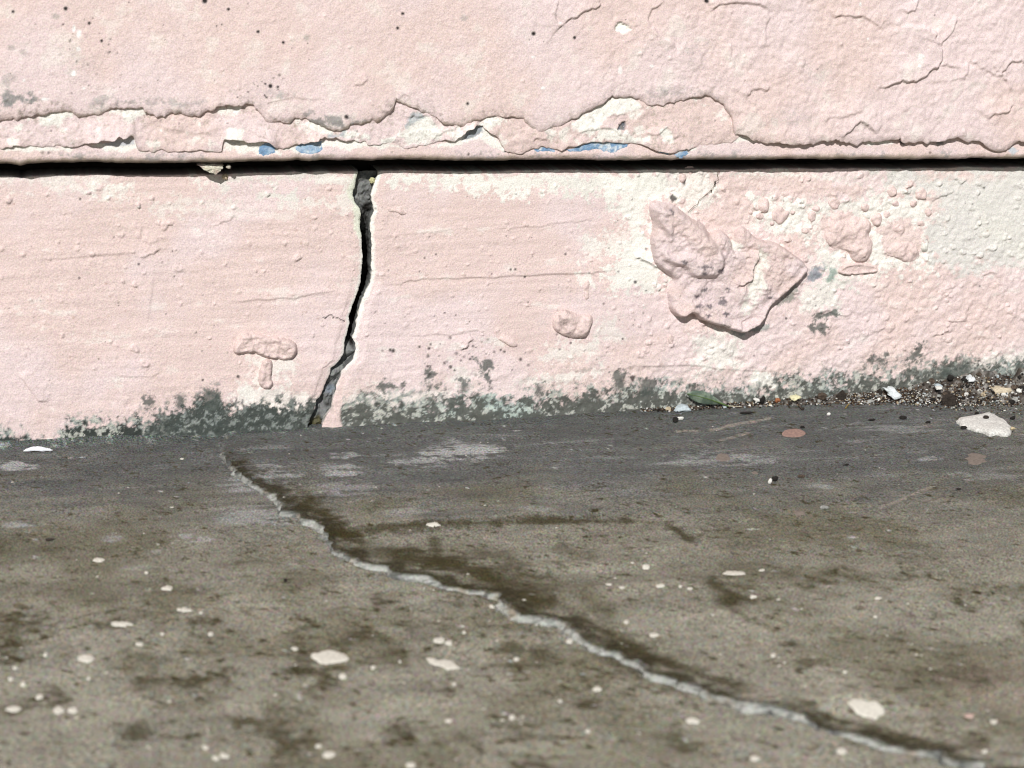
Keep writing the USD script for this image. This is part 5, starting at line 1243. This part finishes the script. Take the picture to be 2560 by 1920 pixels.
kinds = [('dark', [M_BLK, M_DBR, M_BRN], 'dark brown or black grain of grit in the corner heap', 'dark grains of grit in the heap'), ('pale', [M_WHT, M_GRY, M_BLU], 'white or grey grain of grit in the corner heap', 'pale grains of grit in the heap'), ('tan', [M_TAN, M_GRY, M_BRN], 'tan grain of grit in the corner heap', 'tan grains of grit in the heap')]
rg = np.random.default_rng(99)
GRAIN_TONE = {'black_dirt': 'black', 'dark_brown_dirt': 'very dark brown', 'brown_dirt': 'mid brown', 'white_plaster': 'white', 'grey_grit': 'grey', 'bluish_flake': 'bluish white', 'tan_grit': 'tan'}
count, fine = 0, {}
tries = 0
while count < 240 and tries < 4000:
    tries += 1
    a = rg.uniform(1640, 2570) if rg.random() < .35 else rg.uniform(2150, 2570)
    x = float(np.interp(a, su, hx)); d = float(np.interp(x, hx, HD)); t = rg.uniform(.02, 1.06); y = -t * d - .0004
    z = float(heap_z(np.array([x]), np.array([y]))[0] + floor_h(np.array([x]), np.array([y]))[0])
    s = float(np.clip(rg.lognormal(-.35, .42), .4, 1.7))
    kd = kinds[rg.choice(3, p=[.46, .34, .20])]
    V, f = rock(s * MM, 900 + tries, 1, (rg.uniform(.8, 1.3), rg.uniform(.7, 1), rg.uniform(.6, 1)))
    V = rotz(V, rg.uniform(0, 6.3))
    mt = kd[1][rg.integers(len(kd[1]))]
    pr = raw_mesh(path_of('grit_grain'), V, f, mt, smooth=False)
    tone = GRAIN_TONE[str(mt.GetPath()).split('/')[-1]]
    spot = ('thin line of dirt near the leaf' if a < 2140 else 'low dirt heap near the pale shard' if a < 2340 else 'thick heap at the right edge')
    UsdGeom.Xformable(pr).AddTranslateOp().Set(Gf.Vec3d(x, y, z + .25 * s * MM)); tag(pr, f'{tone} grain of grit in the {spot}', 'grit', f'{tone} grit in the {spot}'); count += 1
gv, gf, gc, k0 = [], [], [], 0
pal = [np.array(c) for c in ((.02, .016, .014), (.05, .03, .02), (.12, .08, .05), (.30, .30, .28), (.66, .65, .60), (.40, .33, .22), (.45, .5, .52))]
for i in range(3200):
    a = rg.uniform(1600, 2600) if rg.random() < .35 else rg.uniform(2100, 2600)
    x = float(np.interp(a, su, hx)); d = float(np.interp(x, hx, HD)); t = rg.uniform(0, 1.12) if rg.random() < .85 else rg.uniform(1, 1.9); y = -t * d - .0003
    z = float(np.interp(x, hx, HH)) * max(1 - t, 0) ** 1.15
    s = rg.uniform(.16, .5) * MM; V, f = rock(s, 5000 + i % 40, 0, (rg.uniform(.8, 1.3), 1, .8))
    gv.append(V + [x, y, z + .0002 + .0004 * rg.random()]); gf.append(f + k0); k0 += len(V); gc.append(np.tile(pal[rg.choice(7, p=[.27, .22, .17, .18, .06, .08, .02])], (len(V), 1)))
gv = np.vstack(gv); gv[:, 2] += floor_h(gv[:, 0], np.minimum(gv[:, 1], -.0001))
tag(raw_mesh(path_of('fine_grit'), gv, np.vstack(gf), M_CONC, np.vstack(gc), smooth=False), 'fine grit strewn over the corner heap and the floor before it', 'grit', kind='stuff')
